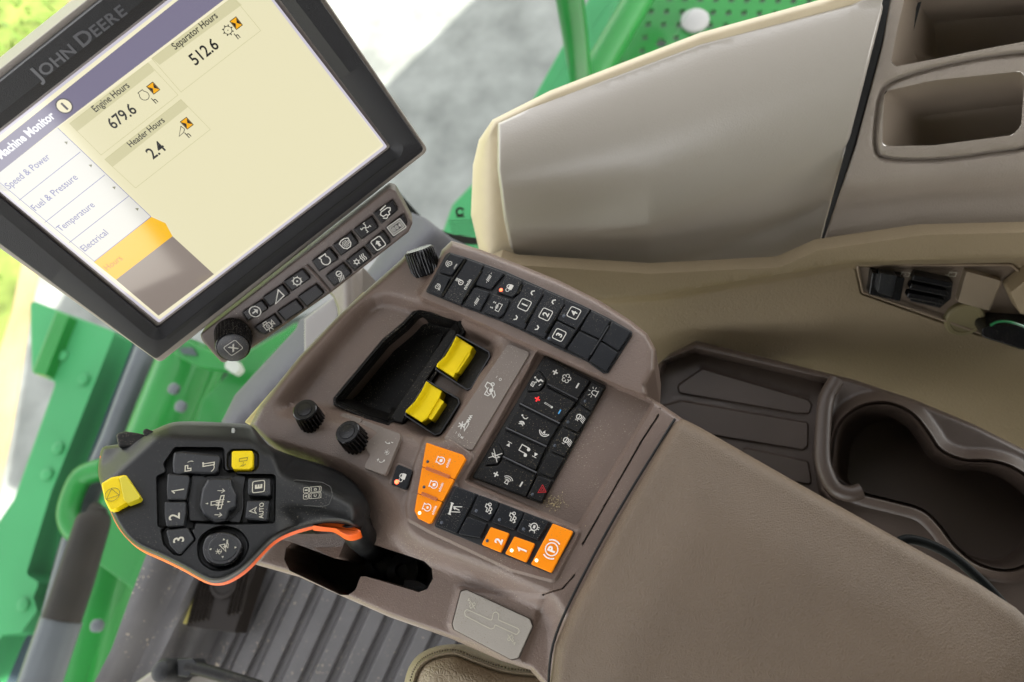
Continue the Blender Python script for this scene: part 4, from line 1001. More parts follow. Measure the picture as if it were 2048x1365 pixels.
ic(lambda I: (I.line([(0, -.9), (0, .9)], .3)), '7', 455, 298, 2.6, pl1, .0016, xd=(.85, .5)); ic(lambda I: I.circ(0, 0, .8, .35, n=12), '7', 484, 318, 3, pl1, .0016)
ic(lambda I: (I.line([(0, -.9), (0, .9)], .3)), '7', 130, 745, 2.6, pl1, .0016, xd=(.85, .5)); ic(lambda I: I.circ(0, 0, .8, .35, n=12), '7', 155, 765, 3, pl1, .0016)
ic(lambda I: ink_text(I, 'R', 0, 0, 1.6, .03), '7', 178, 782, 3.6, pl1, .0016)
z2 = cz(755, 910)
PZ = Plane(P(700, 900, cz(700, 900)), CON.n)
def plate_tilt(pts_px, e=.0012):
    c = np.mean(np.array(pts_px), 0)
    a, b, d_ = pts_px[0], pts_px[len(pts_px) // 3], pts_px[2 * len(pts_px) // 3]
    return plane3((a[0], a[1], cz(*a, e)), (b[0], b[1], cz(*b, e)), (d_[0], d_[1], cz(*d_, e)))
KA = Z('6', [(550, 858), (575, 862), (985, 1015), (990, 1050), (880, 1318), (855, 1325), (718, 1278), (722, 1250), (600, 1150), (515, 1175), (490, 1172), (348, 1110), (345, 1085)])
kp1 = plate_tilt([KA[0], KA[3], KA[6]], .0030)
pp1 = slab('label_plate', rounded([KA[0], KA[1], z1('6', 700, 905), z1('6', 620, 1080), KA[10], KA[11], KA[12]], 4), 0, .003, PLATE, con, kp1, bev=.8, r=3)
pp2 = slab('label_plate', [z1('6', 705, 910), KA[2], KA[3], KA[4], KA[5], KA[6], KA[7], z1('6', 760, 1180), z1('6', 650, 1000)], 0, .003, PLATE, con, kp1, bev=.8, r=4)
def i_plusarc(I): I.line([(-.9, .1), (-.3, .1)], .14); I.line([(-.6, -.25), (-.6, .4)], .14); I.circ(.2, .5, .75, .14, -120, -20, 8); I.fill([(.6, .35), (1.05, .1), (1.0, .6)])
def i_minusarc(I): I.line([(.5, .3), (1.0, .3)], .16); I.circ(-.3, .6, .8, .14, -140, -50, 8); I.fill([(.1, .2), (-.1, -.3), (.5, -.1)])
def i_star(I):
    for k in range(3): a = k * math.pi / 3 + .3; I.line([(.8 * math.cos(a), .8 * math.sin(a)), (-.8 * math.cos(a), -.8 * math.sin(a))], .14)
    I.line([(-.9, -.3), (-.3, -.9), (.3, -.9)], .12)
ic(i_plusarc, '6', 455, 1055, 8, pp1, .0003, xd=(.9, .3), pl=kp1); ic(i_minusarc, '6', 545, 930, 8, pp1, .0003, xd=(.9, .3), pl=kp1)
ic(i_plusarc, '6', 835, 1222, 8, pp2, .0003, xd=(.9, .3), pl=kp1); ic(i_minusarc, '6', 900, 1085, 8, pp2, .0003, xd=(.9, .3), pl=kp1); ic(i_star, '6', 885, 1155, 7, pp2, .0003, pl=kp1)
# knobs
for (bx, by), (tx, ty), rb, rt, nm in (((322, 925), (262, 832), .0096, .0086, 0), ((662, 1083), (585, 1000), .0098, .0088, 1)):
    pb = z1('6', bx, by); zb = cz(*pb) if 0 else -.004
    bpt = P(*pb, zb + .001); tp = P(*z1('6', tx, ty), zb + .017)
    lathe('knob_collar', P(*pb, zb - .004), Vector((0, 0, 1)), [(rb * 1.18, 0), (rb * 1.18, .004), (rb * 1.08, .006), (rb * .9, .006)], BROWN, con, 40)
    knob('rotary_knob', bpt, tp, rb, rt, con, GLOSS, None, 20, .0016, .62)
tw = P(845, 545, -.018); 
lathe('thumb_wheel', P(851, 537, -.002), nCam(-.33, 1, .28), [(.010, -.004), (.0112, 0), (.0112, .0135), (.0098, .0150), (.006, .0152), (.0005, .0152)], GLOSS, con, 30 * 6, (30, .0011, -.005, .0140))

# ---- keypads
def i_gearback(I): i_gear(I, .5, 8); I.circ(0, 0, .95, .14, 60, 180, 10); I.fill([(-1.1, .1), (-.75, .1), (-.95, -.3)])
def i_gearstar(I): I.circ(0, .1, .5, .14); I.circ(0, .1, .8, .14, -120, 40, 10); I.disc(0, .1, .12); I.line([(-.6, -.9), (-.3, -.4)], .1); I.line([(-.8, -.5), (-.2, -.8)], .1); I.line([(-.5, -.4), (-.5, -1)], .1)
def i_blower(I):
    I.circ(0, -.2, .45, .17); I.disc(0, -.2, .13); I.line([(.45, -.2), (.5, .45), (.05, .45), (0, .25)], .15)
    for k in range(4): I.line([(.0 + k * .17, .6), (.0 + k * .17, 1.1)], .09)
def i_stripes(I):
    for k in range(5): I.line([(-.7 + .3 * k, -.35), (-.5 + .3 * k, .35)], .15)
    I.line([(-1.2, -.1), (-.9, .0)], .1); I.line([(1.0, 0), (1.3, .1)], .1)
def i_lock(I): I.fill(rounded([(-.55, -.7), (.55, -.7), (.55, .1), (-.55, .1)], .15, 3)); I.circ(0, .1, .38, .17, 0, 180, 12); I.circ(-.75, .0, .35, .12, 60, 300, 12)
def i_spread(I):
    ink_text(I, '2', .6, .9, .55, .02); ink_text(I, '5', -.6, .9, .55, .02); I.line([(-.8, 0), (.8, 0)], .12); I.line([(-.8, 0), (-.8, -.7)], .12); I.line([(.8, 0), (.8, -.7)], .12)
    for k in range(4): I.line([(-.4 + k * .2, -.3), (-.2 + k * .2, .3)], .1)
    I.line([(-.9, -.8), (.9, -.8)], .12)
def i_box(s):
    def g(I): I.rbox(0, 0, .9, .9, .35, .13); ink_text(I, s, 0, 0, 1.0, .03)
    return g
def i_hook(I): I.line([(-.7, -.4), (-.3, .25), (.3, .25), (.7, -.4)], .32)
def i_txt(s, h=1.2, b=.02): return lambda I: ink_text(I, s, 0, 0, h, b)
top = slab('upper_keypad', Z('5', [(400, 153), (800, 290), (1050, 392), (1300, 505), (1500, 602), (1658, 690), (1655, 715), (1490, 975), (1460, 982), (1350, 915), (1150, 812), (930, 700), (700, 642), (450, 515), (248, 430), (246, 415)]) if 0 else Z('5', [(405, 153), (520, 188), (800, 288), (1050, 400), (1300, 508), (1500, 605), (1655, 695), (1650, 725), (1490, 978), (1455, 980), (1345, 900), (1150, 812), (930, 702), (760, 625), (600, 565), (450, 508), (245, 425), (250, 405), (380, 170)]), .0070, .004, mat('keypad_base_black', (.006, .006, .007), .5), con, CON, bev=1, r=4)
TK = [([(408, 160), (512, 193), (420, 312), (333, 287)], [(i_gearback, 408, 230, 8), (i_txt('n/min', .4), 445, 250, 9)]),
      ([(326, 300), (412, 325), (350, 457), (254, 418)], [(i_gearstar, 325, 390, 8)]),
      ([(528, 200), (636, 238), (620, 285), (500, 478), (486, 515), (362, 462)], [(i_blower, 478, 358, 10), (i_txt('n/min', .55), 527, 372, 13)]),
      ([(646, 243), (783, 296), (690, 408), (583, 377)], [(i_stripes, 675, 330, 9)]),
      ([(573, 395), (683, 427), (613, 555), (500, 513)], [(i_stripes, 592, 487, 9)]),
      ([(797, 302), (902, 345), (868, 432), (835, 460), (722, 425)], [(i_lock, 815, 388, 10)]),
      ([(700, 437), (820, 478), (778, 575), (742, 600), (633, 562)], [(i_spread, 730, 525, 10)]),
      ([(912, 352), (1043, 406), (1045, 440), (916, 680), (765, 618), (850, 470), (885, 435)], [(i_box('1'), 918, 512, 12), (i_hook, 972, 428, 7)]),
      ([(1055, 412), (1188, 470), (1190, 505), (1055, 742), (925, 683)], [(i_box('2'), 1063, 577, 12), (i_hook, 1115, 490, 7)]),
      ([(1200, 478), (1360, 546), (1285, 682), (1142, 612)], [(i_box('4'), 1255, 568, 12)]),
      ([(1137, 622), (1278, 692), (1198, 808), (1068, 748)], [(i_box('3'), 1155, 718, 12)]),
      ([(1372, 552), (1508, 620), (1432, 745), (1297, 680)], []), ([(1518, 626), (1648, 698), (1562, 828), (1442, 752)], []),
      ([(1290, 693), (1424, 757), (1350, 890), (1206, 812)], []), ([(1436, 762), (1556, 840), (1478, 970), (1362, 895)], [])]
for pts, ics in TK:
    b = K('key', '5', pts, .0092, KEY, con, CON, .0025, 1.8, 2)
    for fn, x, y, s in ics: ic(fn, '5', x, y, s, b, .0095)
for x, y in ((860, 602), (1005, 670)):
    ic(lambda I: I.line([(-.7, .4), (-.3, -.25), (.3, -.25), (.7, .4)], .32), '5', x, y, 7, con, .0095)
def lamp(k, x, y, r, z, m, par, pl=None): return lathe('indicator_lamp', hp(pl or CON, z1(k, x, y), z), (pl or CON).n, [(r, 0), (r, .0002), (r * .6, .0005), (.00005, .0006)], m, par, 14)
lamp('5', 758, 411, .0012, .0092, LEDR, con)
for x, y in ((1187, 588), (1086, 741)): lamp('5', x, y, .0011, .0092, LEDB, con)
for p in ([(905, 380), (875, 440)], [(1045, 445), (925, 640)], [(1190, 510), (1065, 705)], [(1495, 660), (1370, 860)], [(1365, 545), (1190, 810)], [(520, 205), (360, 455)], [(628, 285), (508, 472)]):
    q = Z('5', p); tube('key_groove', [hp(CON, q[0], .0088), hp(CON, q[1], .0088)], .0011, GLOSS, con, 8, 0)
# climate keypad sunk in its pocket
cb = slab('climate_keypad', Z('7', [(850, 128), (1330, 368), (1330, 385), (820, 1312), (800, 1312), (262, 1108), (262, 1095), (835, 128)]), -.0055, .004, mat('climate_base_black', (.006, .006, .006), .5, speck=.8, speckcol=(.15, .12, .07)), con, CON, bev=1, r=3)
def i_fan(I):
    for k in range(5):
        a = k * 2 * math.pi / 5; I.circ(.5 * math.cos(a), .5 * math.sin(a), .32, .13, math.degrees(a) - 150, math.degrees(a) + 130, 10)
def i_plus(I): I.line([(-.8, 0), (.8, 0)], .42); I.line([(0, -.8), (0, .8)], .42)
def i_bar(I): I.line([(-.8, 0), (.8, 0)], .45)
def i_defrost(I):
    I.line([(-.9, .3), (-.8, .8), (-.2, .8), (-.1, .3)], .12, True); I.line([(-.7, .4), (-.6, .7)], .08); I.line([(-.5, .4), (-.4, .7)], .08); I.disc(.65, .75, .17); I.line([(.5, .45), (.3, -.1), (.7, -.3), (.6, -.8)], .24); I.line([(-.1, .1), (.15, .3)], .12); I.line([(-.3, -.5), (.1, -.7)], .14)
def i_thermo(I): I.disc(.75, 0, .22); I.line([(-.9, .12), (.6, .1), (.6, -.1), (-.9, -.12)], .08, True)
def i_call(I):
    I.circ(-.5, 0, .45, .16, -70, 70, 8); I.circ(.0, 0, .25, .1, 120, 240, 6); I.circ(.05, 0, .45, .1, 120, 240, 6); I.disc(.8, .55, .15); I.line([(.9, -.4), (.6, -.3), (.5, .0), (.65, .4)], .13); I.circ(-.95, 0, .5, .14, -50, 50, 6)
def i_hang(I): I.circ(.2, 0, .9, .13, 120, 240, 8); I.circ(.35, 0, .75, .13, 125, 235, 8); I.line([(-.25, .75), (.0, .9)], .2); I.line([(-.25, -.75), (.0, -.9)], .2); I.fill([(-.2, .25), (.35, 0), (-.2, -.25)])
def i_next(I): I.fill([(-.5, -.5), (-.5, .5), (.4, 0)]); I.line([(.55, -.6), (.55, .6)], .16)
def i_note(I): I.disc(-.5, -.6, .27); I.disc(.5, -.6, .27); I.line([(-.28, -.6), (-.28, .7), (.72, .7), (.72, -.6)], .14)
def i_mute(I): I.line([(-.3, -.3), (.1, -.7), (.1, .7), (-.3, .3)], .13, True); I.line([(-.8, -.8), (.8, .8)], .12); I.line([(-.8, .8), (.8, -.8)], .12)
def i_vol(I):
    I.line([(-.8, -.3), (-.8, .3), (-.3, .2), (-.3, -.2)], .12, True)
    for r in (.5, .8, 1.1): I.circ(-.6, 0, r, .12, -50, 50, 8)
def i_beacon(I):
    I.line([(-.4, -.5), (-.4, .1), (-.2, .4), (.2, .4), (.4, .1), (.4, -.5)], .14); I.line([(-.65, -.6), (.65, -.6)], .16)
    for a in (0, 35, 90, 145, 180): I.line([(.65 * math.cos(math.radians(a)), .1 + .65 * math.sin(math.radians(a))), (1.05 * math.cos(math.radians(a)), .1 + 1.05 * math.sin(math.radians(a)))], .1)
def i_haz(I): I.line([(-.9, .5), (.9, .5), (0, -.9)], .14, True); I.line([(-.42, .22), (.42, .22), (0, -.42)], .12, True)
CKs = [([(852, 140), (1208, 325), (1104, 478), (862, 352), (855, 308), (800, 238)], [(i_fan, 1015, 310, 11, ICON), (i_plus, 925, 260, 7, ICON), (i_bar, 1104, 368, 7, ICON)]),
       ([(790, 238), (848, 315), (833, 368), (798, 408), (692, 413), (705, 375)], [(i_defrost, 780, 345, 12, ICON)]),
       ([(846, 377), (1093, 500), (1030, 578), (958, 667), (657, 513), (703, 427), (805, 415)], [(i_plus, 782, 476, 7, RED), (i_bar, 960, 578, 6, BLUE)]),
       ([(645, 535), (952, 690), (858, 853), (541, 703)], [(i_call, 665, 655, 13, ICON), (i_hang, 838, 742, 12, ICON)]),
       ([(525, 728), (848, 872), (768, 1050), (517, 938), (517, 902), (467, 818)], [(i_next, 553, 840, 8, ICON), (i_note, 672, 890, 13, ICON)]),
       ([(455, 818), (508, 905), (488, 958), (458, 998), (352, 1008), (367, 968)], [(i_mute, 445, 930, 13, ICON)]),
       ([(342, 1020), (465, 1012), (507, 952), (772, 1082), (690, 1262), (284, 1108)], [(i_plus, 450, 1080, 7, ICON), (i_vol, 548, 1120, 12, ICON), (i_bar, 652, 1160, 7, ICON)]),
       ([(1220, 333), (1323, 382), (1218, 573), (1124, 510)], [(i_beacon, 1237, 425, 11, ICON)]),
       ([(1115, 522), (1213, 590), (1108, 743), (988, 688), (1035, 587)], [(i_light, 1130, 625, 11, ICON), (i_txt('2', .9), 1096, 642, 6, ICON)]),
       ([(980, 705), (1103, 760), (1003, 938), (882, 888)], [(i_light, 1025, 812, 11, ICON), (i_txt('1', .9), 988, 832, 6, ICON)]),
       ([(875, 907), (998, 955), (908, 1112), (812, 1073), (792, 1040)], []),
       ([(785, 1090), (903, 1130), (815, 1305), (700, 1262)], [(i_haz, 822, 1205, 10, REDD)])]
for pts, ics in CKs:
    b = K('climate_key', '7', pts, -.0030, KEYC, con, CON, .0025, 1.8, 2)
    for fn, x, y, s, m in ics: ic(fn, '7', x, y, s, b, -.0027, m)
ic(i_thermo, '7', 872, 525, 10, con, -.0027, ICON, xd=(.85, .53)); ic(lambda I: (I.fill([(.5, -.5), (.5, .5), (-.4, 0)]), I.line([(-.55, -.6), (-.55, .6)], .16)), '7', 765, 925, 8, con, -.0027, ICON)
for x, y in ((1167, 492), (1027, 660), (922, 850), (742, 1243)): lamp('7', x, y, .0010, -.0030, LEDO, con)
for p in ([(862, 362), (1105, 488)], [(640, 520), (960, 680)], [(530, 715), (855, 865)], [(505, 945), (775, 1075)]):
    q = Z('7', p); tube('key_groove', [hp(CON, q[0], -.0032), hp(CON, q[1], -.0032)], .0014, GLOSS, con, 8, 0)
# lower keypad
XP = (.36, -.93)
slab('lower_keypad', Z('8', [(645, 478), (1655, 862), (1665, 885), (1470, 1222), (1440, 1225), (468, 828), (466, 805), (625, 485)]), .0030, .004, mat('lower_base_black', (.008, .009, .011), .5), con, CON, bev=1, r=4)
def i_auger(I): I.line([(-.9, .55), (.7, .75)], .3); I.line([(-.9, .8), (-.9, .3)], .16); I.line([(.7, 1.), (.7, .5)], .16); I.line([(-.5, .4), (-.1, -.9)], .12); I.line([(.3, .4), (.7, -.9)], .12); I.line([(.1, -.7), (.15, 0)], .14); I.fill([(-.1, 0), (.4, 0), (.15, .35)])
def i_harv(I): I.line([(-.7, .1), (-.1, .1), (0, .5), (.5, .5), (.5, .0), (.2, -.3), (-.7, -.2)], .14, True); I.circ(.6, -.1, .25, .13); I.circ(-.1, -.5, .25, .13); I.line([(-.9, -.5), (-.7, -.8), (-.4, -.6)], .16)
def i_diff(I): I.circ(0, 0, .55, .14); I.line([(-.15, -.9), (-.15, -.55)], .12); I.line([(.15, -.9), (.15, -.55)], .12); I.line([(-.15, .55), (-.15, .9)], .12); I.line([(.15, .55), (.15, .9)], .12); I.fill([(-.25, -.2), (.25, -.2), (.25, .15), (-.25, .15)]); I.line([(-.9, .45), (-.6, .3), (-.6, -.3), (-.9, -.45)], .12)
def i_park(I): I.circ(0, 0, .68, .12, n=28); I.circ(0, 0, 1.0, .14, -38, 38, 8); I.circ(0, 0, 1.0, .14, 142, 218, 8); ink_text(I, 'P', .02, 0, .8, .04)
def i_one(I): I.line([(-.35, .45), (.1, .8), (.1, -.85)], .34)
LK = [([(650, 488), (828, 547), (655, 887), (474, 812)], KEY, [(i_auger, 640, 680, 14, ICON)]),
      ([(842, 552), (1012, 615), (1010, 655), (930, 783), (772, 712)], KEY, [(i_harv, 922, 665, 12, ICON)]),
      ([(1030, 622), (1225, 697), (1222, 735), (1148, 858), (955, 788)], KEY, [(i_harv, 1128, 742, 12, ICON)]),
      ([(1238, 702), (1448, 782), (1348, 943), (1168, 866)], KEY, [(i_diff, 1315, 828, 13, ICON)]),
      ([(745, 740), (915, 802), (858, 925), (668, 888)], KEY, []),
      ([(945, 830), (1105, 885), (1030, 1048), (868, 980)], ORANGE, [(i_txt('2', 1.4, .04), 1012, 950, 11, ICONW)]),
      ([(1148, 910), (1322, 972), (1247, 1133), (1068, 1058)], ORANGE, [(i_one, 1215, 1028, 11, ICONW)]),
      ([(1475, 800), (1650, 868), (1462, 1222), (1288, 1148)], ORANGE, [(i_park, 1465, 1020, 19, ICONW)])]
for pts, m, ics in LK:
    b = K('key' if m is KEY else 'orange_key', '8', pts, .0054, m, con, CON, .003, 1.8, 2.5)
    for fn, x, y, s, mm in ics: ic(fn, '8', x, y, s, b, .0057, mm, XP)
for x, y, m in ((525, 792, LEDB), (822, 692, LEDB), (1020, 768, LEDB), (1225, 847, LEDB), (915, 947, LEDO), (1124, 1030, LEDW), (1336, 1115, LEDW)): lamp('8', x, y, .0010, .0054, m, con)
# orange tapered keys
slab('orange_key_base', Z('8', [(395, 108), (703, 210), (732, 250), (442, 792), (415, 803), (325, 760), (292, 690)]), .0030, .003, mat('orange_base_dark', (.3, .08, .01), .6), con, CON, bev=.8, r=4)
def i_eng2(v):
    def g(I):
        i_engine(I); I.disc(0, -.1, .33 if v else .25)
        if v: I.line([(-.5, .1), (.5, -.3)], .1)
    return g
for pts, c1, c2, v in (([(395, 110), (703, 213), (730, 250), (635, 420), (360, 312)], (518, 262), (578, 282), 1), ([(359, 318), (632, 426), (535, 611), (321, 540)], (458, 468), (516, 488), 1), ([(320, 547), (532, 617), (441, 788), (415, 800), (327, 757), (296, 690)], (402, 662), (458, 685), 0)):
    b = K('orange_key', '8', pts, .0050, ORANGE, con, CON, .003, .8, 2.5)
    ic(i_eng2(v), '8', c1[0], c1[1], 10, b, .0053, ICONW, XP); ic(i_txt('n/min', .45, .02), '8', c2[0] + 3, c2[1] + 1, 13, b, .0053, ICONW, XP)
for p in ([(395, 328), (598, 405)], [(358, 543), (490, 598)]):
    q = Z('8', p); tube('orange_slot', [hp(CON, q[0], .0048), hp(CON, q[1], .0048)], .0012, ORANGED, con, 10, 0)
for x, y, m in ((407, 272, LEDO), (376, 489, LEDO), (338, 710, LEDW)): lamp('8', x, y, .0010, .0050, m, con)
# lock key
slab('lock_key_collar', rounded(Z('8', [(160, 280), (285, 335), (292, 365), (245, 500), (215, 525), (85, 480), (80, 450), (130, 300)]), 6), .0008, .003, BROWN, con, CON, bev=2.5, r=0)
b = K('lock_key', '8', [(160, 295), (270, 340), (278, 365), (235, 495), (210, 512), (100, 470), (95, 450), (140, 310)], .0034, KEY, con, CON, .004, 2, 5)
ic(i_lock, '8', 190, 395, 11, b, .0037, ICON, XP); lamp('8', 143, 445, .0015, .0034, LEDR, con)
# lower label plate
PQ = Z('c', [(1310, 570), (1345, 560), (1735, 740), (1752, 785), (1665, 980), (1620, 990), (1268, 805), (1258, 770)])
zq = cz(*np.mean(PQ, 0), .0)
pl3 = slab('label_plate', PQ, zq + .0012, .003, PLATE2, con, CON, bev=1, r=7)
ring('plate_groove', rounded([tuple(p) for p in grow(PQ, 1.035)], 6), rounded(list(PQ), 6), zq + .0005, .0005, mat('dark_groove', (.05, .035, .025), .7), con, CON, ro=0, ri=0, bev=.1)  # darker brown ring round the label plate
I = Ink(CON, PQ[0], 1, (1, 0), zq + .0015)
def pxline(I, pts, off, w, closed=False):
    q = [hp(CON, p, off) - I.o for p in pts]; return I.line([(v.dot(I.u) / I.k, v.dot(I.v) / I.k) for v in q], w, closed)
pxline(I, rounded(Z('c', [(1345, 680), (1500, 750), (1510, 705), (1525, 695), (1545, 710), (1540, 745), (1665, 800), (1672, 815), (1655, 838), (1520, 775), (1515, 795), (1495, 803), (1335, 720), (1332, 695)]), 3, 4), zq + .0015, 1.5, True); I.done('icon', ICONG, pl3)
def i_tr(I): I.line([(-.9, -.2), (.7, -.2)], .13); I.line([(-.3, -.2), (-.4, .4), (.1, .4), (.15, .1), (.6, .1), (.7, -.2)], .12); I.circ(-.1, -.5, .25, .12); I.line([(.9, -.3), (1.1, .1), (1.3, -.3)], .14)
ic(i_tr, 'c', 1375, 655, 11, pl3, zq + .0015, ICONG, (-.5, -.86)); ic(i_tr, 'c', 1622, 858, 11, pl3, zq + .0015, ICONG, (.55, .83))

# crumbs in the pocket corner
V, Fs = [], []
rg = random.Random(3)
for i in range(420):
    if i < 150: x, y = rg.gauss(1108, 13), rg.gauss(1004, 9)
    elif i < 250: x, y = rg.uniform(880, 1270), rg.uniform(700, 1060)
    else: x, y = rg.uniform(640, 1340), rg.uniform(560, 1180)
    if i >= 150 and not inside([(x, y)], BODY)[0]: continue
    if i < 150 and not inside([(x, y)], POC)[0]: continue
    z = cz(x, y, .0004) if i < 150 else cz(x, y, .0001)
    if sdf([(x, y)], BINP)[0] < 6 or sdf([(x, y)], SLOT)[0] < 6 or min(sdf([(x, y)], WELL1)[0], sdf([(x, y)], WELL2)[0]) < 3: continue
    s = rg.uniform(.0003, .0009) * (1 if i < 150 else .42); c = P(x, y, z); b = len(V)
    q = [Vector((rg.uniform(-1, 1), rg.uniform(-1, 1), rg.uniform(-.3, .8))) * s for _ in range(4)]
    V += [c + a for a in q]; Fs += [(b, b + 1, b + 2), (b, b + 2, b + 3), (b, b + 3, b + 1), (b + 1, b + 3, b + 2)]
o = obj('crumbs', V, Fs, mat('chaff', (.42, .34, .2), .8, var=.5, varscale=400), None, False)
tag(o, 'chaff and dust crumbs scattered in the corner of the keypad pocket', 'debris', kind='stuff')

# ================================================================== JOYSTICK
JP = plane3((260, 950, .062), (480, 1150, .056), (700, 1000, .030))
joy = thing('joystick', 'black multifunction joystick with an orange rubber edge and yellow thumb keys', 'joystick')
JO = spline(Z('4', [(88, 268), (170, 248), (250, 230), (430, 150), (560, 96), (650, 83), (800, 84), (1000, 94), (1110, 103), (1160, 130), (1215, 200), (1290, 268), (1450, 330), (1650, 390), (1780, 445), (1880, 528), (1945, 615), (1975, 690), (1965, 770), (1925, 858), (1880, 838), (1800, 803), (1700, 795), (1550, 813), (1400, 858), (1290, 918), (1200, 1005), (1120, 1090), (1040, 1155), (950, 1203), (870, 1215), (790, 1190), (650, 1112), (500, 1038), (350, 972), (262, 905), (195, 815), (140, 705), (88, 565), (58, 460), (62, 370)]), 3)
ORG = [(x, y) for x, y in spline(Z('4', [(100, 300), (62, 372), (46, 458), (70, 560), (122, 705), (180, 830), (255, 925), (345, 990), (490, 1056), (640, 1130), (780, 1206), (870, 1226), (955, 1215), (1050, 1165), (1130, 1100), (1210, 1015), (1300, 928), (1405, 872), (1550, 828), (1650, 812), (1720, 812), (1800, 822), (1870, 845), (1900, 820), (1700, 700), (1200, 500), (600, 300)]), 3)]
ORG = inset(ccw(ORG), 4.2)
ring('orange_grip_edge', ORG, inset(ccw(ORG), 5), -.019, .008, ORG2, joy, JP, ro=0, ri=0, bev=1.2)
slab('grip_shell', spline(Z('4', [(200, 400), (150, 500), (200, 700), (330, 900), (600, 1030), (850, 1130), (1000, 1100), (1250, 850), (1600, 750), (1900, 830), (1960, 700), (1600, 500), (1200, 300), (600, 250)]), 3), -.028, .02, GRIP, joy, JP, bev=6, r=0)
slab('grip_fin', [q for q in spline(Z('4', [(1560, 812), (1640, 798), (1720, 796), (1800, 806), (1865, 828), (1912, 858), (1875, 880), (1825, 888), (1780, 872), (1735, 842), (1690, 824), (1620, 820)]), 4)], -.018, .010, ORG2, joy, JP, bev=2, r=0)
DECK = rounded(Z('4', [(470, 222), (560, 208), (985, 228), (1130, 243), (1190, 300), (1260, 330), (1340, 470), (1600, 560), (1850, 700), (1800, 900), (1400, 1000), (1000, 1400), (400, 1300), (0, 900), (0, 700), (100, 560), (250, 420), (330, 350)]), 20, 6)
R1 = rounded(Z('4', [(600, 265), (945, 268), (950, 430), (1030, 430), (1040, 455), (1310, 458), (1305, 800), (960, 810), (740, 800), (735, 850), (480, 830), (470, 470), (540, 440), (520, 380)]), 8)
R2 = rounded(Z('4', [(1000, 280), (1150, 280), (1190, 310), (1190, 400), (1160, 438), (1000, 438), (968, 400), (970, 310)]), 9)
R3 = spline(Z('4', [(760, 980), (780, 900), (860, 840), (950, 822), (1050, 850), (1110, 920), (1115, 990), (1060, 1080), (960, 1130), (860, 1130), (780, 1070)]), 4)
R4 = rounded(Z('4', [(500, 850), (560, 815), (700, 815), (745, 915), (640, 1030), (590, 1020), (520, 950)]), 5)
def joff(X):
    s = sdf(X, DECK); z = -.014 * sm(s / 42.) - .00010 * np.maximum(s - 30, 0)
    nx = (X[:, 0] - z1('4', 1300, 0)[0]); z += -.000045 * np.maximum(nx, 0)
    nb = segd(X, Z('4', [(1400, 600), (1700, 640), (1900, 720)]), False); z -= np.where(nx > 0, .006 * sm((nb - 15) / 45.) * sm(nx / 50.), 0)
    for r, d in ((R1, .005), (R2, .003), (R3, .0045), (R4, .004)): z = z - d * sm(-(sdf(X, r) - 1.5) / 3.5)
    return z
hf('grip_body', JO, joff, GRIP, joy, JP, step=7, contours=[(DECK, [-3, 0, 6, 12, 20, 28, 36])] + [(r, [-2.5, -1, 0, 1.5]) for r in (R1, R2, R3, R4)], edge=(9, .008), skirt=.003, dense=3)
def jz(x, y): return float(joff(np.array([[x, y]], float))[0])
def JK(nm, pts, z, m=GRIPB, bev=2.6, r=4, th=.006, spl=False): return slab(nm, Z('4', pts), z, th, m, joy, JP, bev=bev, r=r, spl=spl)
slab('button_well', rounded(inset(ccw(R1), 4), 0), -.0045, .002, HOLE, joy, JP, bev=0, r=0)
slab('button_well', inset(ccw(R2), 5), -.0026, .002, HOLE, joy, JP, bev=0, r=0)
slab('button_well', inset(ccw(R3), 6), -.0040, .002, HOLE, joy, JP, bev=0, r=0)
slab('button_well', inset(ccw(R4), 3), -.0036, .002, HOLE, joy, JP, bev=0, r=0)
XJ = (.03, -1)
rk = JK('rocker_key', [(590, 300), (650, 290), (740, 300), (915, 318), (925, 350), (905, 440), (880, 458), (740, 452), (680, 455), (620, 465), (585, 450), (580, 380)], .0005, bev=5, r=7)
def i_unf(I): I.line([(-.8, .5), (.2, .5), (.2, .1), (-.4, .1), (-.4, -.4), (-.8, -.4)], .16, True); I.circ(.2, -.3, .7, .12, -40, 40, 8)
def i_fold(I): I.line([(-.2, -.8), (-.2, .8), (.2, .8), (.2, -.8)], .16, True); I.line([(.2, .8), (.5, .8)], .2); I.circ(-.6, -.1, .7, .12, 200, 300, 8)
def jic(fn, x, y, s, par, z, m=ICONG, xd=XJ): return ic(fn, '4', x, y, s, par, z, m, xd, JP)
jic(i_unf, 695, 400, 11, rk, .0008); jic(i_fold, 838, 385, 12, rk, .0008, ICONG, (0, -1))
b = JK('yellow_key', [(1010, 292), (1145, 290), (1152, 310), (1150, 400), (1130, 422), (1015, 420), (1000, 400), (1002, 305)], .0015, YEL, 2.6, 5); jic(lambda I: (I.line([(-.7, .7), (-.7, .1), (.7, .3), (.7, .9)], .1, True), I.line([(-.3, -.9), (.2, -.5)], .1), I.line([(.1, -.9), (.6, -.4)], .1), I.line([(.1, -.3), (.15, -.1)], .1)), 1080, 368, 11, b, .0018, mat('key_print', (.1, .08, .01), .5), (1, 0))
for n_, pts, c in (('1', [(548, 450), (700, 462), (705, 500), (680, 640), (545, 638), (540, 560)], (622, 572)), ('2', [(525, 650), (680, 648), (680, 720), (665, 825), (540, 828), (525, 740)], (595, 755)), ('3', [(535, 850), (690, 832), (738, 918), (650, 1015), (620, 1018), (565, 960)], (625, 918))):
    b = JK('number_key', pts, .0010 if n_ != '3' else .0012, GRIPB, 3.2, 5); jic(i_txt(n_, 1.5, .01) if n_ != '1' else (lambda I: I.line([(-.3, .45), (.1, .8), (.1, -.8)], .17)), c[0], c[1], 13, b, .0014)
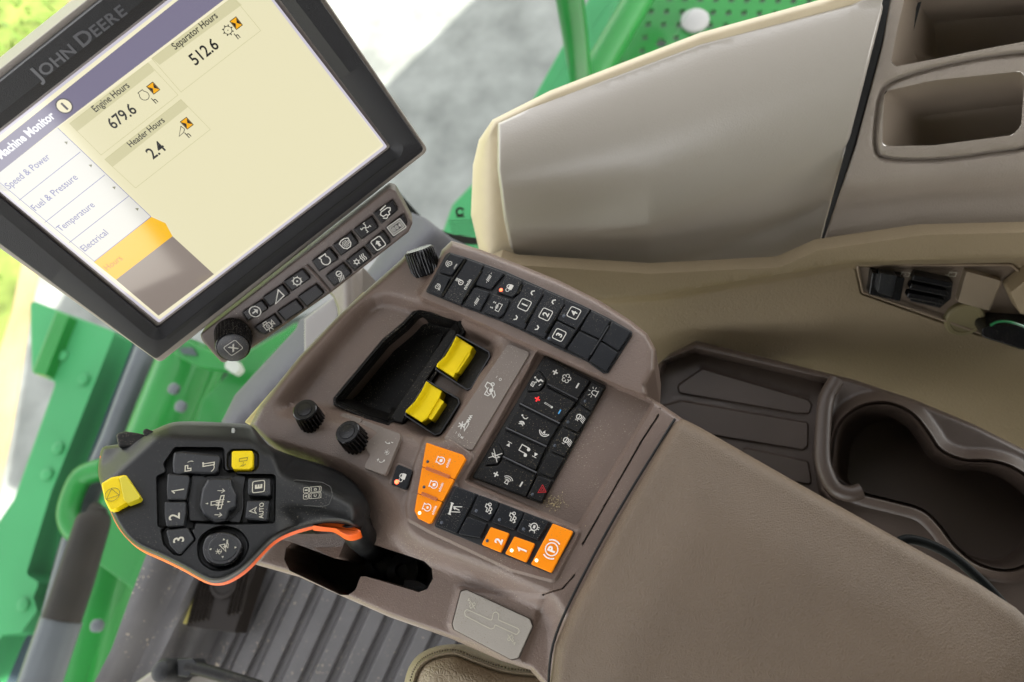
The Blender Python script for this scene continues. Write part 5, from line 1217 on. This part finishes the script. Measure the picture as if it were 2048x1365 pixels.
b = JK('letter_key', [(1118, 482), (1275, 486), (1278, 600), (1255, 612), (1112, 600)], .0012, GRIPB, 3, 3); jic(lambda I: (I.rbox(0, 0, .95, .9, .35, .13), ink_text(I, 'E', 0, 0, .95, .06)), 1190, 542, 12, b, .0016)
b = JK('auto_key', [(1108, 642), (1268, 640), (1255, 780), (1225, 785), (1095, 770)], .0012, GRIPB, 3, 3); jic(lambda I: I.line([(-.8, .5), (.9, .2), (-.4, -.5), (-.1, .2)], .16, True) if 0 else I.line([(-.7, -.5), (0, .9), (.7, -.5), (0, -.1)], .17, True), 1158, 712, 9, b, .0016); jic(i_txt('AUTO', 1.0, .01), 1210, 712, 8, b, .0016)
hb = JK('direction_frame', [(720, 460), (800, 462), (830, 490), (1000, 485), (1030, 462), (1100, 462), (1085, 560), (1085, 700), (1060, 800), (1000, 795), (960, 780), (810, 790), (700, 785), (690, 640)], -.0022, GRIP, 2, 5)
JK('direction_shadow', [(755, 530), (830, 470), (1000, 470), (1075, 540), (1070, 690), (1000, 770), (800, 780), (740, 700)], -.0018, HOLE, 0, 8, .001)  # black sheet laid under the key as its painted shadow
hk = JK('direction_key', [(790, 560), (830, 490), (870, 478), (1000, 480), (1010, 540), (1040, 600), (1035, 690), (985, 720), (965, 785), (880, 795), (800, 740), (770, 680)], .0022, GRIPB, 6, 8)
jic(lambda I: (I.line([(-.25, .9), (.25, .9), (.25, .0), (-.25, 0)], .1, True), I.line([(-.9, .05), (.9, -.35), (.9, -.75), (-.9, -.4)], .12, True), I.line([(-.4, .3), (-.4, -.7)], .1), I.line([(.3, .3), (.3, -.8)], .1), I.line([(0, .3), (0, -.7)], .1)), 905, 655, 14, hk, .0025)
for x, y, a in ((925, 572, 1), (905, 742, 1)): jic(lambda I: (I.line([(-.8, 0), (.6, 0)], .14), I.line([(.2, .5), (.8, 0), (.2, -.5)], .14)), x, y, 9, hk, .0025, ICONG, (1, .05))
for x, y, d in ((825, 662, -1), (980, 650, 1)): jic(lambda I: I.fill([(-.5 * d, -.3), (-.5 * d, .3), (.7 * d, .0)]), x, y, 5, hk, .0025, ICONG, (0, -1) if 0 else (1, 0))
rb_ = slab('round_pad_key', spline(Z('4', [(790, 985), (815, 905), (880, 865), (950, 858), (1030, 885), (1075, 945), (1070, 1010), (1020, 1075), (950, 1105), (870, 1100), (815, 1060)]), 3), .0008, .006, GLOSS, joy, JP, bev=5, r=0)
slab('key_dish', spline(Z('4', [(830, 985), (850, 925), (900, 890), (955, 885), (1015, 910), (1045, 955), (1040, 1005), (1000, 1050), (945, 1075), (885, 1070), (845, 1040)]), 3), .0011, .0006, GRIPB, rb_, JP, bev=3, r=0)
jic(i_star, 905, 1000, 7, rb_, .0016); jic(i_triangle, 940, 975, 9, rb_, .0016); jic(i_reel, 965, 950, 9, rb_, .0016)
for x, y, xd in ((945, 915, (0, -1)), (850, 985, (-1, 0)), (1028, 972, (1, 0)), (937, 1040, (0, 1))): jic(lambda I: I.fill([(-.5, -.6), (-.5, .6), (.7, 0)]), x, y, 3.5, rb_, .0016, ICONG, xd)
JK('light_pipe', [(1000, 128), (1022, 128), (1018, 245), (995, 243)], -.006, mat('clear_light_pipe', (.35, .36, .34), .25), 1, 2, .004)
# yellow paddle
yp = JK('yellow_paddle', [(80, 520), (150, 478), (238, 460), (258, 462), (365, 615), (355, 632), (180, 705), (140, 712), (105, 640)], .0005, YEL, 3, 5, .010)
slab('paddle_face', Z('4', [(205, 480), (240, 466), (262, 470), (358, 615), (345, 632), (268, 662), (240, 640)]), .0052, .006, mat('yellow_soft', (.62, .52, .01), .5, var=.05), yp, JP, bev=2, r=3)
slab('paddle_face', Z('4', [(84, 525), (150, 484), (200, 478), (262, 655), (185, 700), (145, 706), (110, 638)]), .0046, .005, YEL, yp, JP, bev=1.5, r=3)
jic(lambda I: (I.circ(0, 0, 1, .07, n=28), I.line([(-.75, .55), (.85, .4), (0, -.95)], .07, True)), 158, 598, 14, yp, .0052, mat('paddle_print', (.12, .1, .01), .5), (.35, -.94))
# trigger keys at the back
slab('trigger_key', Z('4', [(185, 180), (200, 165), (250, 152), (340, 165), (400, 180), (360, 260), (200, 260)]), -.010, .014, RUBBER, joy, JP, bev=4, r=4)
slab('trigger_key', Z('4', [(370, 160), (378, 140), (400, 133), (440, 148), (470, 170), (400, 200)]), -.008, .014, RUBBER, joy, JP, bev=3, r=4)
# engraved letter map on the neck
NP = rounded(Z('4', [(1440, 492), (1640, 510), (1700, 540), (1715, 600), (1690, 670), (1640, 685), (1460, 675), (1410, 640), (1408, 560)]), 8)
npz = jz(*z1('4', 1560, 590)) + .0006
ring('engraved_frame', NP, inset(ccw(NP), 1.2), npz, .0002, mat('engraved_line', (.05, .05, .045), .4), joy, JP, ro=0, ri=0, bev=.2)
def nic(I):
    I.rbox(-.5, .0, .4, .0001, .0, 0) if 0 else None
    I.rbox(-.45, 1.0, .38, .33, .15, .06); I.rbox(.45, 1.0, .38, .33, .15, .06); I.rbox(-.45, -.2, .38, .75, .15, .06); I.rbox(.45, -.2, .38, .75, .15, .06)
    ink_text(I, 'A', -.45, 1.0, .35); ink_text(I, 'B', .45, 1.0, .35); ink_text(I, 'C', -.45, -.2, .35); ink_text(I, 'D', .45, -.2, .35)
    for x in (-.45, .45): I.circ(x, -.2, .55, .06, 60, 120, 6); I.circ(x, -.2, .55, .06, 240, 300, 6)
jic(nic, 1580, 585, 14, joy, npz + .0004)
# shaft going into the slot
tube('shaft', [P(700, 1030, .012), P(716, 1066, -.005), P(735, 1085, -.03), P(750, 1100, -.06)], .010, GRIP, joy, 18, 4)
